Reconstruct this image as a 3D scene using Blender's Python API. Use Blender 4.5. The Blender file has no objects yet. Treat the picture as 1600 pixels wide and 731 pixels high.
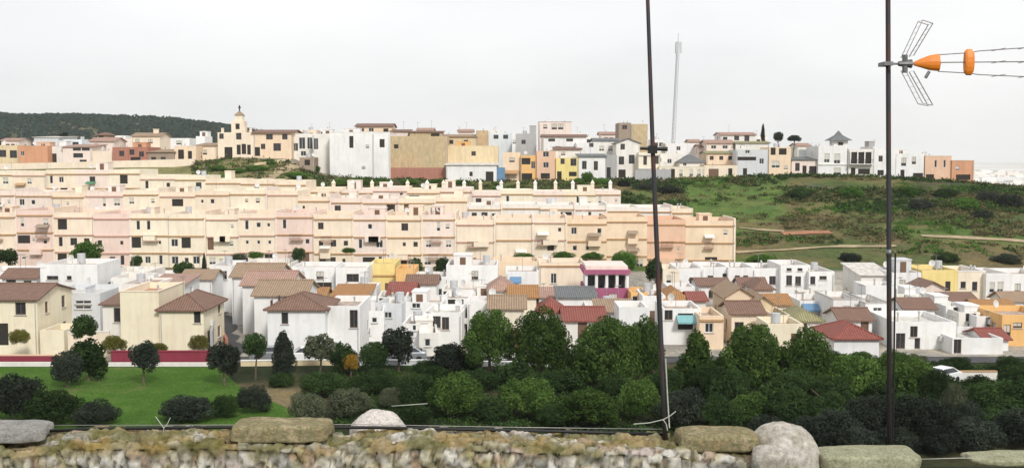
import bpy, math, random
import numpy as np
from mathutils import Vector, noise, Matrix
random.seed(11)
RNG = np.random.default_rng(5)
R = math.radians
S = bpy.context.scene
COL = S.collection
F = 1716.0
CAMZ = 22.0
PITCH = math.atan(118.5 / F)
cp, sp_ = math.cos(PITCH), math.sin(PITCH)

def P(px, py, Y):
    """world point at depth Y (metres in front of the camera) seen at photo position px, py"""
    cx, cy = (px - 800) / F, (365.5 - py) / F
    t = Y / (cp + cy * sp_)
    return Vector((cx * t, Y, CAMZ + t * (-sp_ + cy * cp)))

def lerp_table(tab, x):
    if x <= tab[0][0]: return tab[0][1]
    for (a, va), (b, vb) in zip(tab, tab[1:]):
        if x <= b: return va + (vb - va) * (x - a) / (b - a)
    return tab[-1][1]
def sm(a, b, x):
    t = min(1, max(0, (x - a) / (b - a)))
    return t * t * (3 - 2 * t)

CREST = [(-400, 18), (-150, 19.5), (-116, 19.6), (-73, 20.3), (-62, 21.7), (-50, 21.3), (-42, 18), (-30, 17.3), (0, 16.9), (30, 17.2),
         (60, 18.1), (80, 17.7), (95, 16.9), (105, 16.1), (116, 15.2), (150, 12), (260, 2), (600, -8)]
RIDGE = [(-2400, 60), (-1200, 80), (-700, 66), (-583, 68), (-510, 70), (-440, 64), (-360, 57), (-320, 51), (-250, 36), (-150, 8), (0, -25)]
def ground(x, y):
    n = noise.noise(Vector((x * .03, y * .03, 1.3)))
    if y < 75:
        z = 20.2 - 18.7 * sm(6, 72, y) if y > 6 else 20.2
        z = min(z, 20.2 - max(0, y - 6.4) * .34) if y < 50 else z
        return max(z, 1.5 - 2)
    c = lerp_table(CREST, x)
    if y < 150: z = 1.5
    elif y < 178: z = 1.5 + 3.0 * sm(150, 178, y)
    elif y < 240: z = 4.5 + (c - 4.5) * (y - 178) / 62
    else: z = c
    if y > 160:
        z += n * .9 * sm(160, 200, y) * (1 - sm(232, 242, y))
    if y > 240:
        up = (y - 240) * .075
        if y > 300: up = 4.5
        right = sm(98, 108, x)
        up *= (1 - right)
        z += up
        start = 340 * (1 - right) + 246 * right
        fall = sm(start, start + 350, y)
        z = z * (1 - fall) + (-25) * fall
        if y > 600:
            r = lerp_table(RIDGE, x * 1250 / y) if y < 1250 else lerp_table(RIDGE, x)
            g = math.exp(-((y - 1250) / 260.0) ** 2)
            rr = (r + 25) * g + noise.noise(Vector((x * .006, y * .006, 4))) * 9 * g
            z = max(z, -25 + rr) if x < 0 else z
    return z

# ------------------------------------------------------------------ materials
M = {}
def nodes(name):
    m = bpy.data.materials.new(name); m.use_nodes = True
    nt = m.node_tree
    return m, nt, nt.nodes['Principled BSDF']
def N(nt, t, **k):
    n = nt.nodes.new(t)
    for a, b in k.items():
        if a.startswith('i_'): n.inputs[a[2:].replace('_', ' ')].default_value = b
        else: setattr(n, a, b)
    return n
def mixc(nt, fac, a, b, mode='MIX'):
    n = nt.nodes.new('ShaderNodeMix'); n.data_type = 'RGBA'; n.blend_type = mode
    for s, v in ((0, fac), (6, a), (7, b)):
        if hasattr(v, 'is_output') or isinstance(v, bpy.types.NodeSocket): nt.links.new(v, n.inputs[s])
        elif s == 0: n.inputs[0].default_value = v
        else: n.inputs[s].default_value = (*v, 1)
    return n.outputs[2]
def ramp(nt, src, stops):
    n = nt.nodes.new('ShaderNodeValToRGB'); e = n.color_ramp.elements
    while len(e) < len(stops): e.new(.5)
    for q, (p, c) in zip(e, stops):
        q.position = p; q.color = (*c, 1) if not isinstance(c, (int, float)) else (c, c, c, 1)
    nt.links.new(src, n.inputs[0]); return n.outputs[0]
def tex(nt, scale, detail=4, vec=None, rough=.6, scl=None):
    n = N(nt, 'ShaderNodeTexNoise'); n.inputs['Scale'].default_value = scale
    n.inputs['Detail'].default_value = detail; n.inputs['Roughness'].default_value = rough
    if vec is None: vec = N(nt, 'ShaderNodeNewGeometry').outputs['Position']
    if scl:
        mp = N(nt, 'ShaderNodeMapping'); mp.inputs['Scale'].default_value = scl
        nt.links.new(vec, mp.inputs[0]); vec = mp.outputs[0]
    nt.links.new(vec, n.inputs['Vector']); return n.outputs[0]
def bump(nt, b, h, dist, strength=.6):
    n = N(nt, 'ShaderNodeBump'); n.inputs['Strength'].default_value = strength; n.inputs['Distance'].default_value = dist
    nt.links.new(h, n.inputs['Height']); nt.links.new(n.outputs[0], b.inputs['Normal'])

def mat_plaster(name, c, dirt=.35):
    m, nt, b = nodes(name)
    d = tuple(v * k for v, k in zip(c, (.70, .66, .60)))
    l = tuple(min(.86, v * 1.05) for v in c)
    big = ramp(nt, tex(nt, .35, 5), [(.35, 0), (.7, 1)])
    c1 = mixc(nt, big, l, tuple(v * .93 for v in c))
    st = ramp(nt, tex(nt, 1.0, 6, scl=(1.7, 1.7, .22), rough=.7), [(.46, 0), (.72, dirt * 1.3)])
    c2 = mixc(nt, st, c1, d)
    pt = ramp(nt, tex(nt, .9, 3, rough=.5), [(.60, 0), (.63, .5)])
    c2 = mixc(nt, pt, c2, tuple(v * .90 for v in c))
    nt.links.new(c2, b.inputs['Base Color']); b.inputs['Roughness'].default_value = .9
    b.inputs['Specular IOR Level'].default_value = .2
    bump(nt, b, tex(nt, 9, 4), .02, .4)
    M[name] = m; return m
WALLS = dict(white=(.80, .80, .79), offwhite=(.78, .76, .71), greywhite=(.62, .64, .66), cream=(.82, .71, .57), paleyellow=(.82, .745, .60), bouncecream=(.86, .76, .58),  # last entry is cream brightened, missing bounce light put into the colour
             yellow=(.80, .66, .28), sand=(.70, .58, .38), pink=(.78, .62, .545), palepink=(.80, .69, .62), salmon=(.74, .50, .36),
             terracotta=(.62, .33, .20), orange=(.78, .48, .20), peach=(.80, .64, .47), ochre=(.55, .43, .21), grey=(.42, .42, .42),
             magenta=(.38, .12, .21), rosewall=(.25, .042, .065), brownstone=(.34, .27, .21), green=(.10, .26, .15), turquoise=(.22, .44, .46), blue=(.15, .27, .42),
             skywhite=(.70, .76, .80), brick=(.42, .20, .15))
for k, v in WALLS.items(): mat_plaster(k, v, .6 if k in ('ochre', 'brick', 'sand') else .32)

def mat_tile(name, c):
    m, nt, b = nodes(name)
    g = N(nt, 'ShaderNodeNewGeometry')
    sn = N(nt, 'ShaderNodeSeparateXYZ'); nt.links.new(g.outputs['True Normal'], sn.inputs[0])
    sx = N(nt, 'ShaderNodeSeparateXYZ'); nt.links.new(g.outputs['Position'], sx.inputs[0])
    ax = N(nt, 'ShaderNodeMath', operation='ABSOLUTE'); nt.links.new(sn.outputs[0], ax.inputs[0])
    ay = N(nt, 'ShaderNodeMath', operation='ABSOLUTE'); nt.links.new(sn.outputs[1], ay.inputs[0])
    gt = N(nt, 'ShaderNodeMath', operation='GREATER_THAN'); nt.links.new(ax.outputs[0], gt.inputs[0]); nt.links.new(ay.outputs[0], gt.inputs[1])
    mx = N(nt, 'ShaderNodeMix'); nt.links.new(gt.outputs[0], mx.inputs[0]); nt.links.new(sx.outputs[0], mx.inputs[2]); nt.links.new(sx.outputs[1], mx.inputs[3])
    sc = N(nt, 'ShaderNodeMath', operation='MULTIPLY'); nt.links.new(mx.outputs[0], sc.inputs[0]); sc.inputs[1].default_value = 2 * math.pi / .26
    si = N(nt, 'ShaderNodeMath', operation='SINE'); nt.links.new(sc.outputs[0], si.inputs[0])
    si2 = N(nt, 'ShaderNodeMath', operation='MULTIPLY_ADD'); nt.links.new(si.outputs[0], si2.inputs[0]); si2.inputs[1].default_value = .5; si2.inputs[2].default_value = .5
    n1 = ramp(nt, tex(nt, 1.6, 6, rough=.75), [(.3, 0), (.7, 1)])
    c1 = mixc(nt, n1, tuple(v * .6 for v in c), tuple(min(.8, v * 1.35) for v in c))
    n2 = ramp(nt, tex(nt, 7, 3), [(.45, 0), (.65, .7)])
    c2 = mixc(nt, n2, c1, tuple(v * k for v, k in zip(c, (.75, .9, 1.0))))
    c3 = mixc(nt, si2.outputs[0], tuple(v * .55 for v in c), c2)
    nt.links.new(c3, b.inputs['Base Color']); b.inputs['Roughness'].default_value = .85
    bump(nt, b, si2.outputs[0], .05, .8)
    M[name] = m
for k, v in dict(tile_brown=(.27, .155, .11), tile_red=(.33, .10, .075), tile_orange=(.48, .24, .09), tile_tan=(.42, .29, .19), tile_pink=(.50, .31, .24),
                 tile_grey=(.20, .21, .21), tile_olive=(.36, .33, .17)).items(): mat_tile(k, v)

def mat_simple(name, c, rough=.6, metal=0, var=.25, scale=6, bmp=0):
    m, nt, b = nodes(name)
    f = ramp(nt, tex(nt, scale, 5), [(.3, 0), (.7, 1)])
    nt.links.new(mixc(nt, f, tuple(v * (1 - var) for v in c), tuple(min(.9, v * (1 + var)) for v in c)), b.inputs['Base Color'])
    b.inputs['Roughness'].default_value = rough; b.inputs['Metallic'].default_value = metal
    if bmp: bump(nt, b, tex(nt, scale * 3, 5), bmp, .6)
    M[name] = m; return m
mat_simple('glass', (.035, .04, .045), .12, 0, .3)
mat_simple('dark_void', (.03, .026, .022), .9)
mat_simple('frame_white', (.72, .72, .70), .5, 0, .05)
mat_simple('frame_brown', (.16, .09, .055), .6, 0, .2)
mat_simple('blind', (.55, .53, .47), .7, 0, .1)
mat_simple('trim_tan', (.46, .28, .14), .85, 0, .2)
mat_simple('trim_rose', (.55, .34, .27), .85, 0, .2)
mat_simple('trim_grey', (.45, .44, .42), .85, 0, .2)
mat_simple('roof_floor', (.42, .33, .27), .9, 0, .3, 1.5)
mat_simple('roof_light', (.60, .57, .52), .9, 0, .3, 1.5)
mat_simple('roof_terracotta', (.45, .24, .17), .9, 0, .3, 1.5)
mat_simple('iron', (.03, .03, .03), .5, .6, .3)
mat_simple('bark', (.13, .095, .07), .95, 0, .4, 5, .04)
mat_simple('galvanised', (.20, .20, .205), .5, .7, .25, 30)
mat_simple('pylon_grey', (.50, .51, .53), .6, .2, .15)  # grey paled so the colour carries haze and overexposure
mat_simple('orange_plastic', (.75, .22, .02), .45, 0, .12, 60)
mat_simple('wire_alu', (.33, .31, .30), .4, .5, .15, 40)
mat_simple('pale_wire', (.42, .44, .38), .6, 0, .15, 40)
mat_simple('black_bar', (.012, .012, .012), .55, .2, .3, 40)
mat_simple('asphalt', (.06, .06, .062), .95, 0, .3, .8, .01)
mat_simple('kerbstone', (.50, .49, .46), .9, 0, .2, 1.2)
mat_simple('path_earth', (.36, .28, .17), .95, 0, .25, .7, .03)
mat_simple('red_earth', (.34, .16, .085), .95, 0, .3, .6, .03)
mat_simple('car_white', (.78, .78, .78), .25, 0, .03)
mat_simple('car_silver', (.35, .37, .40), .3, .5, .05)
mat_simple('rubber', (.02, .02, .02), .9)
mat_simple('green_net', (.04, .16, .08), .9, 0, .3, 3)
def mat_mast():
    m, nt, b = nodes('mast_steel')
    f = ramp(nt, tex(nt, 9, 5, scl=(3, 3, .5)), [(.48, 0), (.62, 1)])
    c = mixc(nt, f, (.045, .045, .05), (.10, .045, .035))
    nt.links.new(c, b.inputs['Base Color']); b.inputs['Metallic'].default_value = .3; b.inputs['Roughness'].default_value = .55
    M['mast_steel'] = m
mat_mast()

def mat_leaf(name, dark, light, brown=None):
    m, nt, b = nodes(name)
    nt.nodes.remove(b)
    oi = N(nt, 'ShaderNodeObjectInfo')
    cl = ramp(nt, tex(nt, .55, 3), [(.35, 0), (.68, 1)])
    fi = ramp(nt, tex(nt, 4.5, 2), [(.3, 0), (.7, 1)])
    c1 = mixc(nt, cl, dark, light)
    c2 = mixc(nt, .35, c1, mixc(nt, fi, tuple(v * .5 for v in dark), tuple(v * 1.3 for v in light)))
    hs = N(nt, 'ShaderNodeHueSaturation'); nt.links.new(c2, hs.inputs['Color'])
    mr = N(nt, 'ShaderNodeMapRange'); nt.links.new(oi.outputs['Random'], mr.inputs[0]); mr.inputs[3].default_value = .7; mr.inputs[4].default_value = 1.35
    nt.links.new(mr.outputs[0], hs.inputs['Value'])
    d = N(nt, 'ShaderNodeBsdfDiffuse'); t = N(nt, 'ShaderNodeBsdfTranslucent'); mx = N(nt, 'ShaderNodeMixShader'); mx.inputs[0].default_value = .25
    nt.links.new(hs.outputs[0], d.inputs[0]); nt.links.new(hs.outputs[0], t.inputs[0])
    nt.links.new(d.outputs[0], mx.inputs[1]); nt.links.new(t.outputs[0], mx.inputs[2])
    nt.links.new(mx.outputs[0], nt.nodes['Material Output'].inputs[0])
    M[name] = m
mat_leaf('leaf_pine', (.024, .055, .014), (.115, .19, .045))
mat_leaf('leaf_dark', (.016, .032, .013), (.062, .108, .034))
mat_leaf('leaf_slate', (.018, .025, .020), (.060, .076, .054))
mat_leaf('leaf_olive', (.07, .085, .05), (.15, .17, .10))
mat_leaf('leaf_citrus', (.10, .10, .025), (.22, .21, .05))
mat_leaf('leaf_autumn', (.26, .14, .02), (.42, .27, .04))
mat_leaf('leaf_green', (.045, .10, .02), (.12, .24, .045))
mat_leaf('leaf_scrub', (.075, .075, .035), (.17, .145, .07))
mat_leaf('leaf_far', (.010, .030, .024), (.026, .055, .036))

def mat_terrain():
    m, nt, b = nodes('terrain')
    a = N(nt, 'ShaderNodeVertexColor', layer_name='tone')
    n1 = ramp(nt, tex(nt, .35, 8, rough=.7), [(.3, (.55, .55, .5)), (.5, (1, 1, 1)), (.72, (1.35, 1.25, 1.0))])
    c = mixc(nt, 1.0, a.outputs[0], n1, 'MULTIPLY')
    n2 = ramp(nt, tex(nt, 2.5, 5), [(.35, (.7, .7, .7)), (.65, (1.2, 1.2, 1.2))])
    c = mixc(nt, .8, c, mixc(nt, 1.0, c, n2, 'MULTIPLY'))
    nt.links.new(c, b.inputs['Base Color']); b.inputs['Roughness'].default_value = 1; b.inputs['Specular IOR Level'].default_value = .1
    bump(nt, b, tex(nt, 1.5, 6), .3, .6)
    M['terrain'] = m
mat_terrain()
def mat_lawn():
    m, nt, b = nodes('lawn')
    f = ramp(nt, tex(nt, .22, 8, rough=.75), [(.36, (.055, .12, .018)), (.5, (.065, .145, .02)), (.60, (.09, .165, .035)), (.68, (.17, .16, .07)), (.8, (.24, .16, .09))])
    n2 = ramp(nt, tex(nt, 5, 5), [(.3, (.5, .55, .5)), (.7, (1.35, 1.3, 1.2))])
    nt.links.new(mixc(nt, 1.0, f, n2, 'MULTIPLY'), b.inputs['Base Color']); b.inputs['Roughness'].default_value = 1
    b.inputs['Specular IOR Level'].default_value = .1
    bump(nt, b, tex(nt, 12, 4), .08, .8)
    M['lawn'] = m
mat_lawn()
def mat_stone(name, cols, scale=14, bd=.01):
    m, nt, b = nodes(name)
    a = ramp(nt, tex(nt, scale, 8, rough=.75), [(.25 + .5 * i / (len(cols) - 1), c) for i, c in enumerate(cols)])
    n2 = ramp(nt, tex(nt, scale * 5, 5), [(.3, (.6, .6, .6)), (.65, (1.15, 1.15, 1.15))])
    nt.links.new(mixc(nt, 1.0, a, n2, 'MULTIPLY'), b.inputs['Base Color']); b.inputs['Roughness'].default_value = .95
    b.inputs['Specular IOR Level'].default_value = .15
    bump(nt, b, tex(nt, scale * 3, 8, rough=.7), bd, .9)
    M[name] = m
mat_stone('stone_pale', [(.46, .42, .38), (.62, .57, .53), (.72, .67, .62)])
mat_stone('stone_ochre', [(.13, .115, .06), (.34, .26, .14), (.24, .22, .12), (.46, .37, .23), (.30, .22, .12)], 11, .02)
mat_stone('stone_grey', [(.18, .17, .15), (.30, .29, .27), (.42, .40, .37)])
mat_stone('stone_lichen', [(.19, .18, .12), (.34, .34, .22), (.46, .44, .33)])
mat_stone('stone_mottled', [(.20, .13, .08), (.34, .31, .25), (.50, .47, .42), (.60, .57, .53)], 7)
mat_stone('mortar', [(.10, .09, .07), (.20, .18, .14)])
def mat_rubble():
    m, nt, b = nodes('rubble')
    a = N(nt, 'ShaderNodeVertexColor', layer_name='tone')
    n1 = ramp(nt, tex(nt, 22, 8, rough=.75), [(.3, (.55, .52, .45)), (.5, (1, 1, 1)), (.7, (1.3, 1.25, 1.15))])
    n2 = ramp(nt, tex(nt, 6, 6, rough=.7), [(.45, 0), (.6, .8)])
    c = mixc(nt, 1.0, a.outputs[0], n1, 'MULTIPLY')
    c = mixc(nt, n2, c, mixc(nt, 1.0, c, (.75, .70, .42), 'MULTIPLY'))
    nt.links.new(c, b.inputs['Base Color']); b.inputs['Roughness'].default_value = .97; b.inputs['Specular IOR Level'].default_value = .1
    bump(nt, b, tex(nt, 60, 8, rough=.7), .008, .9)
    M['rubble'] = m
mat_rubble()

# ------------------------------------------------------------------ mesh helpers
class MB:
    def __init__(s): s.v = []; s.f = []; s.m = []
    def face(s, pts, mi=0):
        n = len(s.v); s.v += [tuple(p) for p in pts]; s.f.append(tuple(range(n, n + len(pts)))); s.m.append(mi)
    def box(s, x0, x1, y0, y1, z0, z1, mi=0, rz=0, piv=(0, 0)):
        c = [(x, y, z) for z in (z0, z1) for x, y in ((x0, y0), (x1, y0), (x1, y1), (x0, y1))]
        if rz:
            ca, sa = math.cos(rz), math.sin(rz)
            c = [(piv[0] + (x - piv[0]) * ca - (y - piv[1]) * sa, piv[1] + (x - piv[0]) * sa + (y - piv[1]) * ca, z) for x, y, z in c]
        n = len(s.v); s.v += c
        for q in ((0, 3, 2, 1), (4, 5, 6, 7), (0, 1, 5, 4), (1, 2, 6, 5), (2, 3, 7, 6), (3, 0, 4, 7)):
            s.f.append(tuple(n + i for i in q)); s.m.append(mi)
    def tube(s, pts, rad, n=8, mi=0):
        pts = [Vector(p) for p in pts]
        if not isinstance(rad, (list, tuple)): rad = [rad] * len(pts)
        base = len(s.v)
        for i, p in enumerate(pts):
            d = (pts[min(i + 1, len(pts) - 1)] - pts[max(i - 1, 0)]).normalized()
            a = d.orthogonal().normalized(); b = d.cross(a)
            for k in range(n):
                t = 2 * math.pi * k / n
                s.v.append(tuple(p + (a * math.cos(t) + b * math.sin(t)) * rad[i]))
        for i in range(len(pts) - 1):
            for k in range(n):
                k2 = (k + 1) % n
                s.f.append((base + i * n + k, base + i * n + k2, base + (i + 1) * n + k2, base + (i + 1) * n + k)); s.m.append(mi)
        s.f.append(tuple(base + k for k in reversed(range(n)))); s.m.append(mi)
        s.f.append(tuple(base + (len(pts) - 1) * n + k for k in range(n))); s.m.append(mi)
    def mesh(s, name, mats):
        me = bpy.data.meshes.new(name); me.from_pydata(s.v, [], s.f)
        for m in mats: me.materials.append(M[m] if isinstance(m, str) else m)
        if len(mats) > 1: me.polygons.foreach_set('material_index', s.m)
        me.update(); return me
    def build(s, name, mats, parent=None, loc=None, rz=0, smooth=False):
        if isinstance(mats, str): mats = [mats]
        me = s.mesh(name, mats)
        if smooth: me.polygons.foreach_set('use_smooth', [True] * len(me.polygons))
        return link(name, me, parent, loc, rz)
def link(name, me, parent=None, loc=None, rz=0):
    o = bpy.data.objects.new(name, me); COL.objects.link(o)
    if parent: o.parent = parent
    if loc is not None: o.location = loc
    o.rotation_euler.z = rz
    return o
LABELS = set()
def tag(o, label, cat, group=None, kind=None):
    if label:
        nw = len(label.split())
        if not 4 <= nw <= 16: print('LABEL WORDS', nw, label)
        if label in LABELS: print('DUP LABEL', label)
        LABELS.add(label); o['label'] = label; o['category'] = cat
    if group: o['group'] = group
    if kind: o['kind'] = kind
    return o
def thing(name, label, cat, loc, rz=0, group=None):
    o = link(name, None, None, loc, rz); o.empty_display_size = .5
    return tag(o, label, cat, group)

def mat_ochre():
    m, nt, b = nodes('ochre')
    f = ramp(nt, tex(nt, .09, 4, rough=.5), [(.30, (.54, .42, .26)), (.48, (.50, .40, .25)), (.62, (.56, .40, .24)), (.78, (.58, .37, .21))])
    n2 = ramp(nt, tex(nt, 2.2, 5, scl=(1, 1, .4)), [(.3, (.8, .8, .8)), (.7, (1.15, 1.15, 1.1))])
    nt.links.new(mixc(nt, 1.0, f, n2, 'MULTIPLY'), b.inputs['Base Color']); b.inputs['Roughness'].default_value = .95
    M['ochre'] = m
mat_ochre()
mat_simple('tank_grey', (.50, .52, .54), .6, 0, .1)
mat_simple('dish', (.62, .62, .60), .5, 0, .05)
SUN_E, CL0, CL1, CL2, CLS, HAZE, EXPO = 2.0, (.79,.80,.815), (.92,.925,.935), (1.0,1.0,1.0), 7.8, .0001, .42
# ------------------------------------------------------------------ houses
def facade(mb, o, u, w, h, ops, inw, rev=.14, mi=0):
    """a wall face w x h from o along u with real openings (x0,x1,z0,z1) and their reveals going inwards"""
    o = Vector(o); u = Vector(u); inw = Vector(inw); Z = Vector((0, 0, 1))
    xs = sorted({0, w, *[round(a, 3) for q in ops for a in q[:2]]}); zs = sorted({0, h, *[round(a, 3) for q in ops for a in q[2:4]]})
    def inside(x, z): return any(q[0] < x < q[1] and q[2] < z < q[3] for q in ops)
    for a, b in zip(xs, xs[1:]):
        for c, d in zip(zs, zs[1:]):
            if b - a < 1e-4 or d - c < 1e-4 or inside((a + b) / 2, (c + d) / 2): continue
            mb.face([o + u * a + Z * c, o + u * b + Z * c, o + u * b + Z * d, o + u * a + Z * d], mi)
    for x0, x1, z0, z1 in [q[:4] for q in ops]:
        c = [o + u * x0 + Z * z0, o + u * x1 + Z * z0, o + u * x1 + Z * z1, o + u * x0 + Z * z1]
        for i in range(4):
            j = (i + 1) % 4
            mb.face([c[i], c[j], c[j] + inw * rev, c[i] + inw * rev], mi)
WC = {}
def win_meshes(w, h, style, near):
    w, h = round(w * 10) / 10, round(h * 10) / 10
    k = (w, h, style, near)
    if k in WC: return WC[k]
    fr = 'frame_brown' if 'brown' in style else 'frame_white'
    t = .07 if near else .06
    a = MB()
    a.box(-w / 2, w / 2, 0, .05, 0, t); a.box(-w / 2, w / 2, 0, .05, h - t, h)
    a.box(-w / 2, -w / 2 + t, .001, .049, t, h - t); a.box(w / 2 - t, w / 2, .001, .049, t, h - t)
    if w > .7: a.box(-.03, .03, .002, .048, t, h - t)
    p = MB()
    y = .03
    p.face([(-w / 2 + .01, y, .01), (w / 2 - .01, y, .01), (w / 2 - .01, y, h - .01), (-w / 2 + .01, y, h - .01)])
    if 'blind' in style:
        bl = MB(); zz = h * (.35 if 'half' in style else .08)
        bl.box(-w / 2 + t, w / 2 - t, .006, .02, zz, h - t)
        nl = int((h - t - zz) / .12)
        blm = bl.mesh('blind', ['blind'])
    else: blm = None
    if near:
        r = (a.mesh('window', [fr]), p.mesh('pane', ['glass']), blm)
    else:
        n = len(a.v); a.v += p.v; a.f += [tuple(n + i for i in f) for f in p.f]; a.m += [1]
        r = (a.mesh('window', [fr, 'glass']), None, blm)
    WC[k] = r; return r
def put_opening(root, kind, x, z, w, h, rz, ox, oy, near, style):
    """window or door centred at x on a wall whose local frame starts at (ox,oy) turned rz"""
    ca, sa = math.cos(rz), math.sin(rz)
    yy = .09
    lx, ly = ox + x * ca - yy * sa, oy + x * sa + yy * ca
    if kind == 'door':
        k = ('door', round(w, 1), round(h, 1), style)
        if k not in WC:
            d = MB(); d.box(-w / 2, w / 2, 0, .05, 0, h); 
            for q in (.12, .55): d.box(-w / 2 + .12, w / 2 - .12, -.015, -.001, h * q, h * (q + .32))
            WC[k] = d.mesh('door', ['frame_brown' if style != 'void' else 'dark_void'])  # void style: near-black panel stands in for the shade inside an opening
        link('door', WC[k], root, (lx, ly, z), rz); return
    a, p, b = win_meshes(w, h, style, near)
    o = link('window', a, root, (lx, ly, z), rz)
    if p: link('pane', p, o)
    if b: link('blind', b, o)
    if near or Vector((root.location.x, root.location.y)).length < 165:
        k = ('sill', round(w, 1))
        if k not in WC:
            s_ = MB(); s_.box(-w / 2 - .10, w / 2 + .10, -.20, -.005, -.09, -.005); WC[k] = s_.mesh('sill', ['trim_grey'])
        link('sill', WC[k], o)
def sill(root, x, z, w, rz, ox, oy): pass
HOUSES = []
def fit_mesh(kind):
    if kind in WC: return WC[kind]
    q = MB()
    if kind == 'water_tank':
        q.tube([(0, 0, .5), (0, 0, 1.5)], .5, 12)
        for a, b in ((-.35, -.35), (.35, -.35), (.35, .35), (-.35, .35)): q.box(a - .04, a + .04, b - .04, b + .04, 0, .499)
        m = ['tank_grey']
    elif kind == 'satellite_dish':
        q.tube([(0, 0, 0), (0, 0, .7)], .03, 5); c = Vector((0, -.12, .75)); ring = []
        for k in range(14):
            t = 2 * math.pi * k / 14; ring.append(c + Vector((math.cos(t) * .42, -.12 + math.sin(t) * .1, math.sin(t) * .42)))
        for k in range(14): q.face([ring[k], ring[(k + 1) % 14], c]); 
        q.tube([c, c + Vector((0, -.45, -.1))], .015, 4); m = ['dish']
    elif kind == 'drainpipe':
        q.tube([(0, 0, 0), (0, 0, 1)], .055, 6); m = ['trim_grey']
    elif kind == 'air_conditioner':
        q.box(-.4, .4, -.3, 0, 0, .55); q.tube([(-.08, -.305, .28), (-.08, -.30, .28)], .2, 12); m = ['dish']
    elif kind == 'vent_pipe':
        q.tube([(0, 0, 0), (0, 0, 1.0)], .10, 7); q.tube([(0, 0, 1.01), (0, 0, 1.2)], [.2, .06], 7); m = ['trim_grey']
    WC[kind] = q.mesh(kind, m); return WC[kind]
def fittings(root, W, D, H, roof, rng, near):
    z = H - .66
    if roof == 'flat':
        if rng.random() < .35: link('water_tank', fit_mesh('water_tank'), root, (rng.uniform(-W / 2 + .9, W / 2 - .9), rng.uniform(.4, .8) * D, z))
        if rng.random() < .4: link('satellite_dish', fit_mesh('satellite_dish'), root, (rng.uniform(-W / 2 + .6, W / 2 - .6), rng.uniform(.15, .8) * D, z + .55), rng.uniform(-.6, .6))
        for _ in range(rng.choice((0, 1, 1, 2))): link('vent_pipe', fit_mesh('vent_pipe'), root, (rng.uniform(-W / 2 + .5, W / 2 - .5), rng.uniform(.15, .9) * D, z))
    if rng.random() < .6:
        o = link('drainpipe', fit_mesh('drainpipe'), root, (rng.choice((-1, 1)) * (W / 2 - .18), -.07, .2)); o.scale = (1, 1, H - .6)
    if near and rng.random() < .4 : link('air_conditioner', fit_mesh('air_conditioner'), root, (W / 2 + .003 if root.location.x < 0 else -W / 2 - .003, D * .35, H * .62), math.pi / 2 if root.location.x < 0 else -math.pi / 2)
FR = random.Random(77)
def aerial(root, x, y, z, h=2.0):
    k = random.choice((0, 1))
    if ('aer', k) not in WC:
        a = MB(); a.tube([(0, 0, 0), (0, 0, h)], .03, 5); a.tube([(-.5, 0, h - .1), (.6, .1, h - .05)], .02, 4)
        for i in range(5 + k): a.tube([(-.45 + i * .2, -.28, h - .08), (-.45 + i * .2, .3, h - .08)], .012, 4)
        WC[('aer', k)] = a.mesh('aerial', ['wire_alu'])
    link('aerial', WC[('aer', k)], root, (x, y, z), random.uniform(0, 3))

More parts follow.
